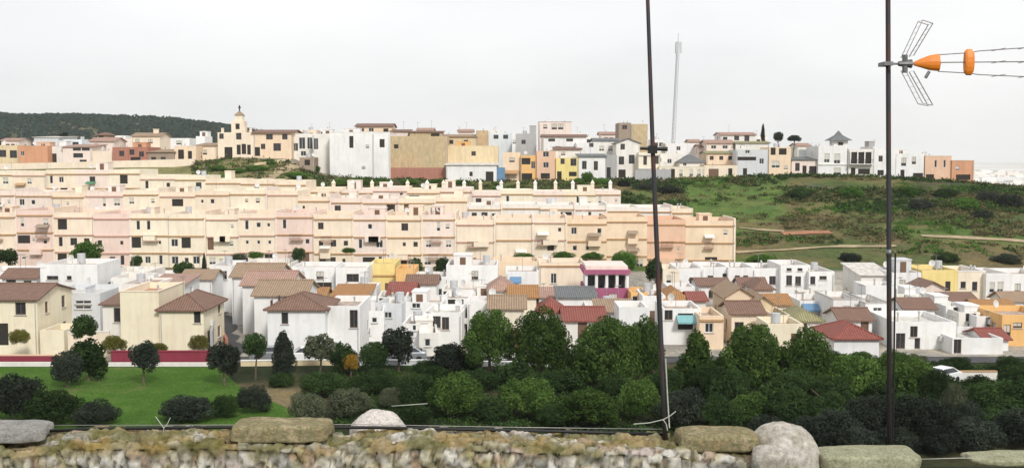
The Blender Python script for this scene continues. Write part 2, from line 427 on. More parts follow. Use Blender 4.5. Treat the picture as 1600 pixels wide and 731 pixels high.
def house(label, x0, x1, top, Y, D=8, col='white', roof='flat', rc='tile_brown', rh=1.7, storeys=2, nw=2, wins=None, side='auto', rot=0,
          cat='house', name='house', group=None, near=False, ov=.35, bands=None, chim=0, hut=None, balcony=None, base=None, awn=None,
          style=None, plinth=None, aer=None, parapet_col=None, doors=True, floor='roof_floor', ridge='x'):
    """x0,x1,top: photo extent of the front wall and the height of its top edge, at depth Y"""
    Y += random.uniform(-.04, .04); rh *= .68
    c = P((x0 + x1) / 2, top, Y); W = (x1 - x0) * Y / F
    gz = min(ground(c.x + a, Y + b) for a in (-W / 2, W / 2) for b in (0, D)) - .35 if base is None else base
    H = c.z - gz
    root = thing(name, label, cat, (c.x, c.y, gz), rot, group)
    gf = ground(c.x, Y) - gz
    ppm = F / Y
    style = style or random.choice(('white', 'brown', 'white_blind_half', 'brown', 'brown_blind_half', 'white'))
    ops = []; kinds = []
    sh = max(2.5, (H - gf - (.7 if roof == 'flat' else .1)) / max(1, storeys))
    def auto(width, n, door):
        out = []
        for s in range(storeys):
            if n <= 0: break
            for i in range(n):
                if random.random() < .06 and not (door and s == 0): continue
                cx = width * (i + .5) / n + random.uniform(-.1, .1)
                if door and s == 0 and i == n // 2: out.append(('door', cx, gf + .36, .9, 2.05)); continue
                w = random.choice((.8, 1.0, 1.2, 1.0)); h = random.choice((1.0, 1.2, 1.3))
                if cx - w / 2 < .2 or cx + w / 2 > width - .2: continue
                zz = gf + s * sh + 1.0 + .3
                if zz + h > H - (.9 if roof == 'flat' else .15): continue
                if width / n < w + .3: continue
                out.append(('window', cx, zz, w, h))
        return out
    if wins is None: fr = auto(W, nw, doors)
    else:
        fr = []
        for q in wins:
            px, py, w, h = q[:4]
            p = P(px, py, Y)
            xx = p.x - c.x + W / 2; zz = p.z - gz - h / 2
            w, h = round(w, 1), round(h, 1)
            xx = min(max(xx, w / 2 + .15), W - w / 2 - .15); zz = min(max(zz, .4), H - h - .12)
            if any(abs(xx - r[1]) < (w + r[3]) / 2 + .08 and zz < r[2] + r[4] + .05 and r[2] < zz + h + .05 for r in fr): continue
            fr.append((q[4] if len(q) > 4 else 'window', xx, zz, w, h))
    mb = MB()
    def clean(lst, width): return [q for q in lst if q[3] < width - .3]
    def rect(q): return (q[1] - q[3] / 2, q[1] + q[3] / 2, q[2], q[2] + q[4])
    fr = [(k, round(a, 3), round(b, 3), round(w, 1), round(h, 1)) for k, a, b, w, h in clean(fr, W)]
    visr = c.x < 0
    nsd = max(1, int(D / 4)) if side == 'auto' else side
    sd = auto(D, nsd, False)
    sd = [(k, round(a, 3), round(b, 3), round(w, 1), round(h, 1)) for k, a, b, w, h in clean(sd, D)]
    facade(mb, (-W / 2, 0, 0), (1, 0, 0), W, H, [rect(q) for q in fr], (0, 1, 0))
    facade(mb, (W / 2, 0, 0), (0, 1, 0), D, H, [rect(q) for q in sd] if visr else [], (-1, 0, 0))
    facade(mb, (-W / 2, D, 0), (0, -1, 0), D, H, [rect(q) for q in sd] if not visr else [], (1, 0, 0))
    facade(mb, (W / 2, D, 0), (-1, 0, 0), W, H, [], (0, -1, 0))
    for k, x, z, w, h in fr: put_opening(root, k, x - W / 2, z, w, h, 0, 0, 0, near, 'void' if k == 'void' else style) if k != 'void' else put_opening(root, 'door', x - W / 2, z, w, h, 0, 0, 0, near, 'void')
    for k, x, z, w, h in sd:
        if visr: put_opening(root, k, x, z, w, h, math.pi / 2, W / 2, 0, near, style)
        else: put_opening(root, k, x, z, w, h, -math.pi / 2, -W / 2, D, near, style)
    if roof == 'flat':
        t = .22
        for (a, b, cc, d) in ((-W / 2, W / 2, 0, t), (-W / 2, W / 2, D - t, D), (-W / 2, -W / 2 + t, t, D - t), (W / 2 - t, W / 2, t, D - t)):
            mb.face([(a, cc, H), (b, cc, H), (b, d, H), (a, d, H)])
        i0, i1, j0, j1 = -W / 2 + t, W / 2 - t, t, D - t
        for p, q in (((i0, j0), (i1, j0)), ((i1, j0), (i1, j1)), ((i1, j1), (i0, j1)), ((i0, j1), (i0, j0))):
            mb.face([(*p, H), (*p, H - .7), (*q, H - .7), (*q, H)])
    W2 = W / 2
    if roof == 'gable_y':
        mb.face([(-W2, 0, H), (W2, 0, H), (0, 0, H + rh - .05)]); mb.face([(W2, D, H), (-W2, D, H), (0, D, H + rh - .05)])
    if roof == 'gable_x':
        mb.face([(W2, 0, H), (W2, D, H), (W2, D / 2, H + rh - .05)]); mb.face([(-W2, D, H), (-W2, 0, H), (-W2, D / 2, H + rh - .05)])
    if roof == 'shed':
        mb.face([(W2, 0, H), (W2, D, H), (W2, D, H + rh - .05)]); mb.face([(-W2, D, H), (-W2, 0, H), (-W2, D, H + rh - .05)])
        mb.face([(W2, D, H), (-W2, D, H), (-W2, D, H + rh - .05), (W2, D, H + rh - .05)])
    mb.build('wall', col, root)
    # roof
    if roof == 'flat':
        r = MB(); r.box(-W2 + .225, W2 - .225, .225, D - .225, H - .95, H - .66); ro = r.build('roof', floor, root)
        if parapet_col:
            q = MB(); q.box(-W2 - .06, W2 + .06, -.06, .26, H + .002, H + .10)
            q.box(-W2 - .06, -W2 + .24, .262, D + .06, H + .002, H + .10); q.box(W2 - .24, W2 + .06, .262, D + .06, H + .002, H + .10)
            q.build('coping', parapet_col, root)
        rz = H - .66
    else:
        r = MB(); th = .14; o = ov
        def slab(pts):
            top = [Vector(p) for p in pts]; bot = [p - Vector((0, 0, th)) for p in top]
            r.face(top); r.face(list(reversed(bot)))
            for i in range(len(top)):
                j = (i + 1) % len(top); r.face([top[j], top[i], bot[i], bot[j]])
        z0 = H + th
        if roof == 'hip':
            run = min(W2, D / 2); hx = max(0, W2 - run) ; hy = max(0, D / 2 - run); sl = rh / run; ze = z0 - o * sl
            A, B, C_, D_ = (-W2 - o, -o, ze), (W2 + o, -o, ze), (W2 + o, D + o, ze), (-W2 - o, D + o, ze)
            E, G = ((-hx, D / 2 - hy, z0 + rh), (hx, D / 2 - hy, z0 + rh)); E2, G2 = ((-hx, D / 2 + hy, z0 + rh), (hx, D / 2 + hy, z0 + rh))
            if hy == 0 and hx > 0:
                fs = ([A, B, G, E], [B, C_, G], [C_, D_, E, G], [D_, A, E])
            elif hx == 0 and hy > 0: fs = ([A, B, E], [B, C_, E2, E], [C_, D_, E2], [D_, A, E, E2])
            else: fs = ([A, B, E], [B, C_, E], [C_, D_, E], [D_, A, E])
            for f in fs: r.face(f)
            bot = [(p[0], p[1], p[2] - th) for p in (A, B, C_, D_)]
            r.face(list(reversed(bot)))
            tp = [A, B, C_, D_]
            for i in range(4): r.face([tp[(i + 1) % 4], tp[i], bot[i], bot[(i + 1) % 4]])
            rid = MB(); 
            if hx > 0: rid.tube([E, G], .11, 6)
            for a_, b_ in ((A, E), (B, G), (C_, G2 if hy else G), (D_, E2 if hy else E)): rid.tube([a_, b_], .10, 5)
        elif roof == 'gable_x':
            sl = rh / (D / 2)
            slab([(-W2 - o, -o, z0 - o * sl), (W2 + o, -o, z0 - o * sl), (W2 + o, D / 2, z0 + rh), (-W2 - o, D / 2, z0 + rh)])
            slab([(W2 + o, D + o, z0 - o * sl), (-W2 - o, D + o, z0 - o * sl), (-W2 - o, D / 2 + .002, z0 + rh), (W2 + o, D / 2 + .002, z0 + rh)])
            rid = MB(); rid.tube([(-W2 - o, D / 2, z0 + rh), (W2 + o, D / 2, z0 + rh)], .12, 6)
        elif roof == 'gable_y':
            sl = rh / W2
            slab([(-W2 - o, D + o, z0 - o * sl), (-W2 - o, -o, z0 - o * sl), (0, -o, z0 + rh), (0, D + o, z0 + rh)])
            slab([(W2 + o, -o, z0 - o * sl), (W2 + o, D + o, z0 - o * sl), (.002, D + o, z0 + rh), (.002, -o, z0 + rh)])
            rid = MB(); rid.tube([(0, -o, z0 + rh), (0, D + o, z0 + rh)], .12, 6)
        else:
            sl = rh / D
            slab([(-W2 - o, -o, z0 - o * sl), (W2 + o, -o, z0 - o * sl), (W2 + o, D + .1, z0 + rh), (-W2 - o, D + .1, z0 + rh)])
            rid = None
        ro = r.build('roof', rc, root)
        if rid and near: rid.build('ridge', rc, ro)
        rz = z0 + rh * .6
    for i in range(chim):
        q = MB(); cx = random.uniform(-W2 * .6, W2 * .6); cy = D * random.uniform(.3, .6)
        zt = (H + rh if roof != 'flat' else H) + .9
        q.box(cx - .3, cx + .3, cy - .3, cy + .3, rz - .6, zt); q.box(cx - .38, cx + .38, cy - .38, cy + .38, zt + .001, zt + .12)
        q.build('chimney', col, ro)
    if bands:
        q = MB()
        bm_, zs = bands
        for z in zs:
            q.box(-W2 + .01, W2 - .01, -.20, -.003, H - z - .20, H - z)
        q.build('string_course', bm_, root)
    if hut:
        hx, hw, hh, hc = hut
        q = MB(); a = -W2 + W * hx - hw / 2; d0 = min(D * .45, D - 3.3)
        hb = H - .658 if roof == 'flat' else H
        q.box(a, a + hw, d0, d0 + 3, hb, H + hh)
        q.box(a - .08, a + hw + .08, d0 - .08, d0 + 3.08, H + hh + .001, H + hh + .14)
        ht = q.build('stair_hut', hc, root)
        if hw > 1.6: put_opening(ht, 'door', a + hw / 2, H - .62, .8, min(1.9, hh + .4), 0, 0, d0 - .15, near, 'x')
    if balcony:
        for (bx, bz, bw) in balcony:
            q = MB(); p = P(bx, bz, Y); xx = p.x - c.x; zz = p.z - gz
            q.box(xx - bw / 2, xx + bw / 2, -1.0, -.002, zz - .12, zz); bb = q.build('balcony', col, root)
            q = MB(); q.box(xx - bw / 2, xx + bw / 2, -1.0, -.96, zz + .95, zz + 1.0)
            for i in range(int(bw / .16) + 1):
                q.box(xx - bw / 2 + i * .16, xx - bw / 2 + i * .16 + .03, -.99, -.965, zz + .001, zz + .949)
            q.build('railing', 'iron', bb)
    if plinth:
        q = MB(); q.box(-W2 - .04, W2 + .04, -.05, -.003, 0, gf + plinth[1]); q.build('plinth', plinth[0], root)
    if awn:
        for (ax, az, aw, am) in awn:
            p = P(ax, az, Y); xx = p.x - c.x; zz = p.z - gz; q = MB()
            q.face([(xx - aw / 2, -1.3, zz - .6), (xx + aw / 2, -1.3, zz - .6), (xx + aw / 2, -.02, zz), (xx - aw / 2, -.02, zz)])
            q.face([(xx - aw / 2, -1.3, zz - .8), (xx + aw / 2, -1.3, zz - .8), (xx + aw / 2, -1.3, zz - .6), (xx - aw / 2, -1.3, zz - .6)])
            q.build('awning', am, root)
    if aer if aer is not None else random.random() < .45: aerial(root, random.uniform(-W2 * .7, W2 * .7), D * .6, H - .66 if roof == 'flat' else H + rh * .5, 2.3)
    if W > 2.6 and 'terraced' not in (name or '') and W < 14: fittings(root, W, D, H, roof, FR, near)
    elif W > 3.5 and FR.random() < .5: fittings(root, W, D, H, roof, FR, False)
    root['dims'] = (W, D, H)
    return root

ORD = ['first', 'second', 'third', 'fourth', 'fifth', 'sixth', 'seventh', 'eighth', 'ninth', 'tenth', 'eleventh', 'twelfth', 'thirteenth',
       'fourteenth', 'fifteenth', 'sixteenth', 'seventeenth', 'eighteenth', 'nineteenth', 'twentieth', 'twenty-first', 'twenty-second', 'twenty-third', 'twenty-fourth']
CN = dict(pink='rose pink', palepink='pale pink', cream='cream', paleyellow='pale yellow', offwhite='off-white', peach='peach', white='white', salmon='salmon', sand='sand coloured')
def twins(a, b, t, Y, tier, px):
    out = []; k = F / Y
    plain = px > 770 or tier == 'topmost'
    for s in range(3):
        for j in (0, 1, 2):
            if random.random() < (.72 if plain else .42 if s < 2 else .3): continue
            x = a + (b - a) * (.2 + .3 * j) + random.uniform(-2, 2)
            w, h = random.choice(((.7, .8), (.9, 1.1), (1.1, 1.2), (.6, 1.5), (.5, .6)))
            z = t + (1.9 + 2.8 * s) * k
            kind = 'window'
            if random.random() < .16: w, h, kind = random.choice(((1.5, 1.7, 'void'), (2.0, 1.3, 'void'), (1.0, 2.0, 'door')))
            out.append((x, z, w, h, kind))
    return out
def terrace_row(tier, edges, topf, Y, D, colf, wf):
    for i, (a, b) in enumerate(zip(edges, edges[1:])):
        mid = (a + b) / 2
        col = colf(mid)
        t = topf(mid)
        rs = random.random
        tr = random.choice(('trim_tan', 'trim_rose', 'trim_tan', 'trim_tan'))
        hut = (random.uniform(.25, .75), random.uniform(1.2, 3.0), random.uniform(.6, 1.5), col) if rs() < .45 else None
        h = house(f'{ORD[i]} house from the left in the {tier} terrace tier, {CN[col]} walls', a, b, t, Y, D, col,
                  'flat', storeys=3, nw=wf(mid), group=f'terraced houses of the {tier} tier', name='terraced_house', bands=(tr, (.75, 3.55, 6.35)),
                  hut=hut, side=0, aer=rs() < .25, parapet_col=None, doors=False, wins=twins(a, b, t, Y, tier, mid), floor='roof_light' if tier != 'lowest' else 'roof_terracotta')
        for _k in range(2) if rs() < .75 else ():
            q = MB(); W, DD, H = h['dims']; x = random.uniform(-W / 4, W / 4); w = random.uniform(1.6, 2.6); s = random.choice((0, 1))
            z = H - 3.45 - s * 2.8
            
            if rs() < .5: q.box(x - w / 2, x + w / 2, -.9, -.21, z - .9, z - .05); q.build('balcony', col, h)
            else:
                q.box(x - w / 2, x + w / 2, -.9, -.21, z - 1.0, z - .88); bb = q.build('balcony', 'trim_rose', h); q = MB()
                q.box(x - w / 2, x + w / 2, -.9, -.85, z - .12, z - .06)
                for j in range(int(w / .2)): q.box(x - w / 2 + j * .2, x - w / 2 + j * .2 + .04, -.89, -.86, z - .879, z - .121)
                q.build('railing', 'iron', bb)
            if rs() < .25:
                q = MB(); q.face([(x - w / 2, -1.2, z + .75), (x + w / 2, -1.2, z + .75), (x + w / 2, -.02, z + 1.2), (x - w / 2, -.02, z + 1.2)]); q.build('awning', random.choice(('trim_tan', 'brownstone', 'green', 'offwhite')), h)
        if rs() < .6 and tier != 'topmost':
            q = MB(); W, DD, H = h['dims']; q.box(W / 2 - .16, W / 2 + .16, -.2, DD * .8, 0, H + .42); q.build('party_wall', random.choice(('cream', 'palepink', col)), h)
def edges(a, b, w):
    out = [a]
    while out[-1] < b - w * 1.4: out.append(out[-1] + w * random.uniform(.9, 1.12))
    out.append(b); return out
def colA(x):
    if 18 < x < 78 or 145 < x < 200: return 'pink'
    if 300 < x < 345: return 'palepink'
    if 430 < x < 470: return 'pink'
    if 525 < x < 760: return random.choice(('pink', 'palepink', 'palepink', 'cream', 'cream'))
    if 870 < x < 900: return 'palepink'
    if 1080 < x: return 'peach'
    if 1040 < x: return 'salmon' if x < 1100 else 'pink'
    return random.choice(('paleyellow', 'cream', 'paleyellow', 'peach' if x > 700 else 'cream'))
def colB(x):
    if x < 80: return 'palepink'
    if 150 < x < 215 or 530 < x < 650: return 'palepink'
    if x > 960: return 'offwhite' if x < 1030 else 'cream'
    if x > 715: return 'offwhite'
    return random.choice(('paleyellow', 'cream', 'cream'))
def colC(x): return random.choice(('paleyellow', 'cream', 'paleyellow', 'cream', 'palepink'))
def topA(x): return (331 if x < 130 else 333 if x < 480 else 336 if x < 720 else 341 if x < 1085 else 347) + random.uniform(-2.5, 2.5)
def topB(x): return (300 if x < 130 else 298 if x < 480 else 309 if x < 720 else 319 if x < 960 else 325) + random.uniform(-2, 2)
def topC(x): return (268 if x < 80 else 267 if x < 240 else 275 if x < 330 else 281 if x < 500 else 294 if x < 720 else 298) + random.uniform(-2, 2)
terrace_row('lowest', edges(-32, 1148, 57), topA, 178, 12, colA, lambda x: random.choice((1, 2, 2)) if x < 770 else random.choice((1, 0, 2)))
terrace_row('middle', edges(-28, 1083, 54), topB, 196, 12, colB, lambda x: random.choice((1, 2, 2)))
terrace_row('topmost', edges(-30, 970, 50), topC, 214, 11, colC, lambda x: random.choice((1, 0, 2)) if x < 480 else 0)
# pointed roof piers along the top tier
for i in range(16):
    px = 520 + i * 29.0 + random.uniform(-3, 3)
    q = MB(); p = P(px, 296, 214.4)
    q.box(-.32, .32, -.32, .32, -1.2, 1.15)
    for s in range(4):
        a = [(-.42, -.42), (.42, -.42), (.42, .42), (-.42, .42)]
        q.face([(*a[s], 1.151), (*a[(s + 1) % 4], 1.151), (0, 0, 1.9)])
    o = q.build('chimney_stack', 'offwhite' if i % 2 else 'cream', None, (p.x, p.y + 1.2, p.z))
    tag(o, f'{ORD[i]} pointed pale chimney stack from the left along the topmost terrace roofs', 'chimney', 'pointed chimney stacks on the top terrace')

# ------------------------------------------------------------------ lower town
H_ = house
def T(x, y, w, h, k='window'): return (x, y, w, h, k)
front = dict(near=True, group='houses of the lower town')
mid = dict(group='houses of the lower town')
H_('cream house with brown hipped roof at the left edge of the lower town', -70, 58, 468, 113, 9, 'bouncecream', 'gable_x', 'tile_brown', 1.55, 2, wins=[T(32, 482, 1.1, 1.3), T(4, 522, 1.2, 2.3, 'void'), T(-30, 484, 1, 1.2)], style='brown', chim=0, **front)
H_('cream annexe with low parapet beside the brown roofed cream house', 62, 100, 516, 112.2, 5, 'bouncecream', 'flat', storeys=1, nw=0, side=0, aer=False, **front)
H_('large grey-white panelled block with roof terrace behind the cream house at left', 66, 156, 458, 122, 9, 'greywhite', 'flat', storeys=2, wins=[T(130, 472, 1.8, .4), T(130, 480, 1.8, .4), T(82, 470, .7, 1.0)], hut=(.5, .1, .1, 'greywhite'), style='white', floor='roof_light', **front)
H_('white upper block with pink striped shutters above the grey-white terrace', 62, 152, 413, 133, 8, 'white', 'flat', storeys=3, wins=[T(82, 434, 1.4, .5), T(108, 434, .6, .5)], side=1, **mid)
H_('low white building with flat roof behind the brown roof at far left', -40, 58, 424, 150, 8, 'white', 'flat', storeys=2, nw=4, **mid)
H_('narrow white annexe with small shuttered window and tiled lip left of the big cream house', 160, 190, 476, 114, 7, 'offwhite', 'shed', 'tile_brown', .8, 2, wins=[T(184, 492, .7, 1.5)], style='brown', **front)
H_('big cream house with plain front and flat top beside the brown roof', 187, 248, 456, 112, 9, 'bouncecream', 'flat', storeys=2, nw=0, side=0, aer=False, floor='roof_terracotta', parapet_col='cream', **front)
H_('cream house with brown hipped roof at the street corner above the red wall', 248.5, 318, 483, 111.5, 8, 'bouncecream', 'hip', 'tile_brown', 1.75, 2, wins=[T(308, 490, .7, 1.3)], side=2, style='brown', **front)
H_('white house with pink flat roof behind the big cream house', 185, 240, 444, 124, 7, 'offwhite', 'flat', floor='roof_terracotta', storeys=2, nw=3, **mid)
H_('low white house with rosy shed roof behind the street corner house', 232, 285, 446, 128, 7, 'white', 'shed', 'tile_pink', .8, 2, nw=3, **mid)
H_('pale greenish white house under the terrace near the tall left tree', 168, 232, 424, 146, 7, 'offwhite', 'flat', storeys=2, nw=3, **mid)
H_('off-white low house with terrace wall between the small mid-town trees', 226, 285, 430, 150, 7, 'white', 'flat', storeys=2, nw=2, **mid)
# row of white houses going away along the street
dirv = Vector((-16.2, 38.0)).normalized()
start = P(420, 484, 113.0)
for i in range(4):
    s = Vector((start.x, start.y)) + dirv * (i * 7.7)
    ppx = 800 + s.x / s.y * F
    w_m = 5.6 if i else 6.0
    pr = ppx + w_m * F / s.y
    ztop = [6.45, 7.0, 7.3, 7.5][i]
    tp = 247 + (CAMZ - ztop) / s.y * F
    lab = ['nearest white house of the street row, red-brown roof facing the pines', 'second white house of the receding street row with tan tiled roof', 'third white house of the receding street row with pinkish roof',
           'fourth white house of the receding street row with weathered roof'][i]
    h = house(lab, ppx, pr, tp, s.y, 7.5, 'white', 'gable_x' if i else 'hip', ['tile_brown', 'tile_tan', 'tile_pink', 'tile_tan', 'tile_tan'][i], 1.7, 2, wins=[T(445, 497, .7, 1.2)] if i == 0 else [],
              side=0, near=True, group='white houses of the receding street row', name='terraced_house', style='brown')
    # street-side openings on the left flank
    W, DD, HH = h['dims']
    for (yy, zz, ww, hh, kk) in ((2.0, 4.2, 1.0, 1.4, 'window'), (5.8, 4.2, 1.0, 1.4, 'window'), (2.2, .4, 1.0, 2.1, 'door'), (5.6, .6, 2.2, 1.9, 'door')):
        put_opening(h, kk, DD - yy, zz + .35, ww, hh, -math.pi / 2, -W / 2 - .10, DD, True, 'brown')
        q = MB(); q.box(-W / 2 - .07, -W / 2 - .003, yy - ww / 2 - .12, yy + ww / 2 + .12, zz + .2, zz + .33); q.build('sill', 'trim_grey', h)
H_('tall white flat house at the far end of the receding street row', 327, 362, 415, 145, 8, 'white', 'flat', storeys=2, wins=[T(336, 440, .8, 1.4), T(350, 430, .8, 1.2)], **mid)
H_('white flat-topped wing joined to the red-brown roofed house, dark window at its right end', 505, 562, 478, 114.5, 9, 'white', 'flat', storeys=2, wins=[T(553, 498, .9, 1.9)], style='brown', **front)
H_('white garden wing with low front beside the olive trees', 470, 512, 492, 117, 7, 'white', 'flat', storeys=2, nw=0, side=0, aer=False, **front)
H_('long white house with dark awning opening in the back row', 455, 523, 417, 152, 8, 'white', 'flat', storeys=2, wins=[T(500, 430, 1.0, 1.1), T(506, 446, 2.2, .9, 'void'), T(470, 430, 1, 1)], **mid)
H_('white house with one wide window next to the yellow house', 524, 574, 418, 150, 8, 'white', 'flat', storeys=2, wins=[T(551, 434, 1.7, 1.1)], **mid)
H_('low cream house with flat roof under the pink terrace left of the back row', 380, 455, 411, 160, 8, 'offwhite', 'flat', storeys=2, nw=4, **mid)
H_('bright yellow house in the back row of the lower town', 576, 617, 412, 156, 8, 'yellow', 'flat', storeys=2, nw=2, bands=('trim_tan', (1.6,)), **mid)
H_('small orange house joined to the yellow house', 618, 648, 420, 152, 7, 'orange', 'flat', storeys=2, nw=1, **mid)
H_('house with deep red roof below the small orange house', 608, 646, 458, 138, 6, 'palepink', 'gable_x', 'tile_red', 1.5, 2, nw=2, **mid)
H_('brown roofed low shed between the back row and the white wing', 520, 575, 463, 134, 6, 'offwhite', 'shed', 'tile_orange', 1.1, 1, nw=2, **mid)
H_('small white and green house behind the red roofed house', 646, 700, 432, 150, 7, 'white', 'flat', storeys=2, nw=3, awn=[(660, 440, 2.4, 'turquoise')], **mid)
H_('tall white house with smooth walls at the centre of the back row', 697, 778, 414, 150, 8, 'white', 'flat', storeys=2, wins=[T(742, 430, .9, 1.2), T(756, 452, .8, 1.2)], hut=(.3, 2.5, 1, 'white'), **mid)
# cluster of white cubes in the middle
cl = [('white cube house with small dark windows behind the yellow autumn tree', 560, 600, 486, 122, 'white', [T(566, 503, .8, .5), T(571, 518, 1.1, .8), T(585, 500, .6, .6)]),
      ('stepped white house with little windows left of the wide white house', 586, 628, 474, 127, 'greywhite', [T(606, 492, .9, .7), T(620, 497, 1, .6), T(596, 488, .6, .6)]),
      ('white house with rose window frame below the deep red roof', 590, 636, 464, 133, 'offwhite', [T(595, 465, 1.2, 1.2), T(622, 478, 1.0, 1.0)]),
      ('wide white house with long flat parapet in the middle cluster', 632, 692, 472, 129, 'white', [T(650, 474, 1, .6), T(640, 486, .8, 1.2)]),
      ('white house with two dark square windows near the big central pines', 662, 722, 488, 119, 'white', [T(680, 503, 1.2, 1.3), T(696, 505, .8, 1.4), T(647, 505, .7, .7)]),
      ('low white porch house behind the dark pine at centre', 628, 672, 506, 116, 'white', [T(640, 522, .9, .6), T(650, 512, .8, .6)]),
      ('narrow white house with blank front beside the central dark tree', 655, 685, 520, 113, 'offwhite', [T(668, 535, .6, .8)]),
      ('white house with dark roof terrace right of the middle cluster', 690, 735, 466, 132, 'white', [T(712, 470, 1.9, 1.0, 'void')]),
      ('small white house with tan wall tops behind the dark roof terrace', 690, 745, 452, 140, 'offwhite', [T(700, 458, 1.6, .5), T(715, 456, .8, .8)]),
      ('white house with cream parapet close to the left of the tan roofs', 738, 790, 462, 136, 'offwhite', [T(755, 474, .8, 1.0)])]
for i, (lb, a, b, t, y, c, w) in enumerate(cl):
    H_(lb, a, b, t, y, 7, c, 'flat', storeys=2, wins=w, floor=random.choice(('roof_light', 'roof_floor')), hut=(.3, 1.8, .8, c) if i % 3 == 0 else None, style=random.choice(('brown', 'white')), near=y < 125, group='houses of the lower town', rot=random.uniform(-.12, .12))
H_('cream house with reddish tiled roof left of the stacked tan roofs', 764, 800, 452, 134, 7, 'offwhite', 'hip', 'tile_pink', 1.5, 2, wins=[T(770, 470, .7, 1)], **mid)
H_('yellow-cream house with tan roof rising above the left pine', 796, 838, 464, 128, 7, 'paleyellow', 'gable_x', 'tile_orange', 1.4, 2, wins=[T(812, 476, .8, 1.7), T(790, 470, .7, 1.6)], **mid)
H_('white flat house behind the stacked tan roofs', 790, 842, 424, 148, 8, 'white', 'flat', storeys=2, nw=3, awn=[(806, 432, 1.5, 'blue')], **mid)
H_('long cream house with one narrow window left of the magenta house', 842, 914, 411, 150, 8, 'cream', 'flat', storeys=2, wins=[T(865, 435, .8, 1.4)], plinth=None, bands=('trim_tan', (.3,)), **mid)
H_('pale peach house with plain front below the long terrace at centre', 770, 842, 408, 160, 7, 'peach', 'flat', storeys=2, nw=2, **mid)
H_('cream house with red tiled roof peeping over the pines', 842, 880, 486, 124, 6, 'offwhite', 'hip', 'tile_red', 1.5, 2, nw=1, **mid)
H_('white house with broad brown-red roof above the gap between pines', 882, 945, 501, 117, 7, 'offwhite', 'gable_x', 'tile_red', 1.35, 2, wins=[T(910, 515, 1.0, 1.8, 'door')], **front)
H_('low white house with tan tiled roof right behind the largest pine', 935, 992, 488, 122, 6, 'white', 'shed', 'tile_tan', 1.0, 2, nw=2, **front)
H_('white house with grey roof lip and dark roof opening behind the brown-red roof', 872, 930, 465, 132, 6, 'white', 'shed', 'tile_grey', .9, 2, nw=2, **mid)
H_('low white house beneath the lower magenta wall', 915, 985, 478, 128, 6, 'white', 'flat', storeys=2, nw=3, **mid)
# magenta porch house
mh = H_('dark pink and white house with columned upper porch', 913, 984, 450, 138, 8, 'magenta', 'flat', storeys=1, wins=[T(925, 462, 1.4, 1), T(958, 465, 1.0, 1)], side=0, aer=False, near=True, group='houses of the lower town')
W, DD, HH = mh['dims']
q = MB(); q.box(-W / 2 + .3, W / 2 - .3, 1.9, DD - .3, HH - .655, HH + 1.75); q.build('upper_storey', 'white', mh)
for i in range(5):
    q = MB(); x = -W / 2 + .25 + i * (W - .5) / 4; q.box(x - .17, x + .17, .25, .59, HH - .655, HH + 1.75); q.build('column', 'white', mh)
for i in range(4):
    x = -W / 2 + .25 + (i + .5) * (W - .5) / 4
    q = MB(); q.box(x - .5, x + .5, 1.8, 1.895, HH - .4, HH + 1.4); q.build('door', 'glass', mh)
q = MB(); q.box(-W / 2 - .1, W / 2 + .1, -.05, DD, HH + 1.752, HH + 2.3); q.build('fascia', 'magenta', mh)
q = MB(); q.box(-W / 2 + .2, W / 2 - .2, .5, DD - .3, HH + 2.302, HH + 2.75); q.build('parapet', 'palepink', mh)
H_('small orange-yellow house squeezed right of the magenta house', 986, 1012, 457, 134, 6, 'orange', 'flat', storeys=2, wins=[T(980, 470, .7, 1.2), T(1000, 472, .8, 1)], **mid)
H_('white house standing directly behind the left pole', 1004, 1040, 462, 130, 7, 'white', 'flat', storeys=2, nw=1, **mid)
H_('tall cream house right of the left pole under the terrace end', 1036, 1062, 420, 150, 7, 'paleyellow', 'flat', storeys=2, wins=[T(1045, 436, .7, 1.1)], **mid)
H_('cream house with bright orange roof right of the left pole', 1038, 1078, 468, 130, 7, 'paleyellow', 'hip', 'tile_orange', 1.5, 2, wins=[T(1043, 492, .9, 1)], **mid)
H_('small house with rusty red roof next to the bright orange roof', 1079, 1103, 470, 129, 6, 'offwhite', 'gable_x', 'tile_red', 1.0, 2, nw=1, **mid)
H_('white house with turquoise shaded patio above the conical pine', 1036, 1096, 482, 120, 7, 'white', 'flat', storeys=2, wins=[T(1044, 492, .9, 1.1), T(1071, 502, 1.7, 1.8, 'void')], awn=[(1071, 492, 2.0, 'turquoise')], near=True, group='houses of the lower town')
H_('peach house with rose edge between the two round pines', 1093, 1131, 493, 117, 7, 'peach', 'flat', storeys=2, wins=[T(1108, 512, .9, 1.0)], bands=('trim_tan', (.4,)), side=0, near=True, group='houses of the lower town')
for lb, a, b, t, y, w in (('first white house of the long back row right of the left pole', 1058, 1098, 419, 150, [T(1082, 440, .9, 1.2)]),
                       ('second white house of the long back row with brown tiled lip', 1096, 1140, 417, 151, [T(1134, 430, .8, .5), T(1110, 436, .8, 1)]),
                       ('third white house of the long back row with paired dark windows', 1138, 1180, 418, 150, [T(1152, 437, .7, 1.2), T(1165, 437, .7, 1.2)]),
                       ('fourth white house of the long back row with lone window', 1178, 1222, 419, 151, [T(1207, 438, .9, 1.2)]),
                       ('fifth white house of the long back row, taller, with roof vents and two windows', 1220, 1266, 414, 150, [T(1233, 438, .8, 1.4), T(1247, 439, .8, 1.3), T(1233, 421, .7, .4), T(1250, 421, .7, .4)]),
                       ('end white house of the long back row beside the rough slope', 1264, 1304, 424, 149, [T(1270, 438, .7, 1.1), T(1286, 434, 1, .5)])):
    H_(lb, a, b, t, y, 8, 'white', 'flat', storeys=2, wins=w, group='white houses of the long back row', style='brown')
H_('white house with brown low roof in front of the long back row', 1092, 1140, 446, 140, 6, 'white', 'gable_x', 'tile_brown', .9, 2, wins=[T(1112, 460, .8, 1.0)], **mid)
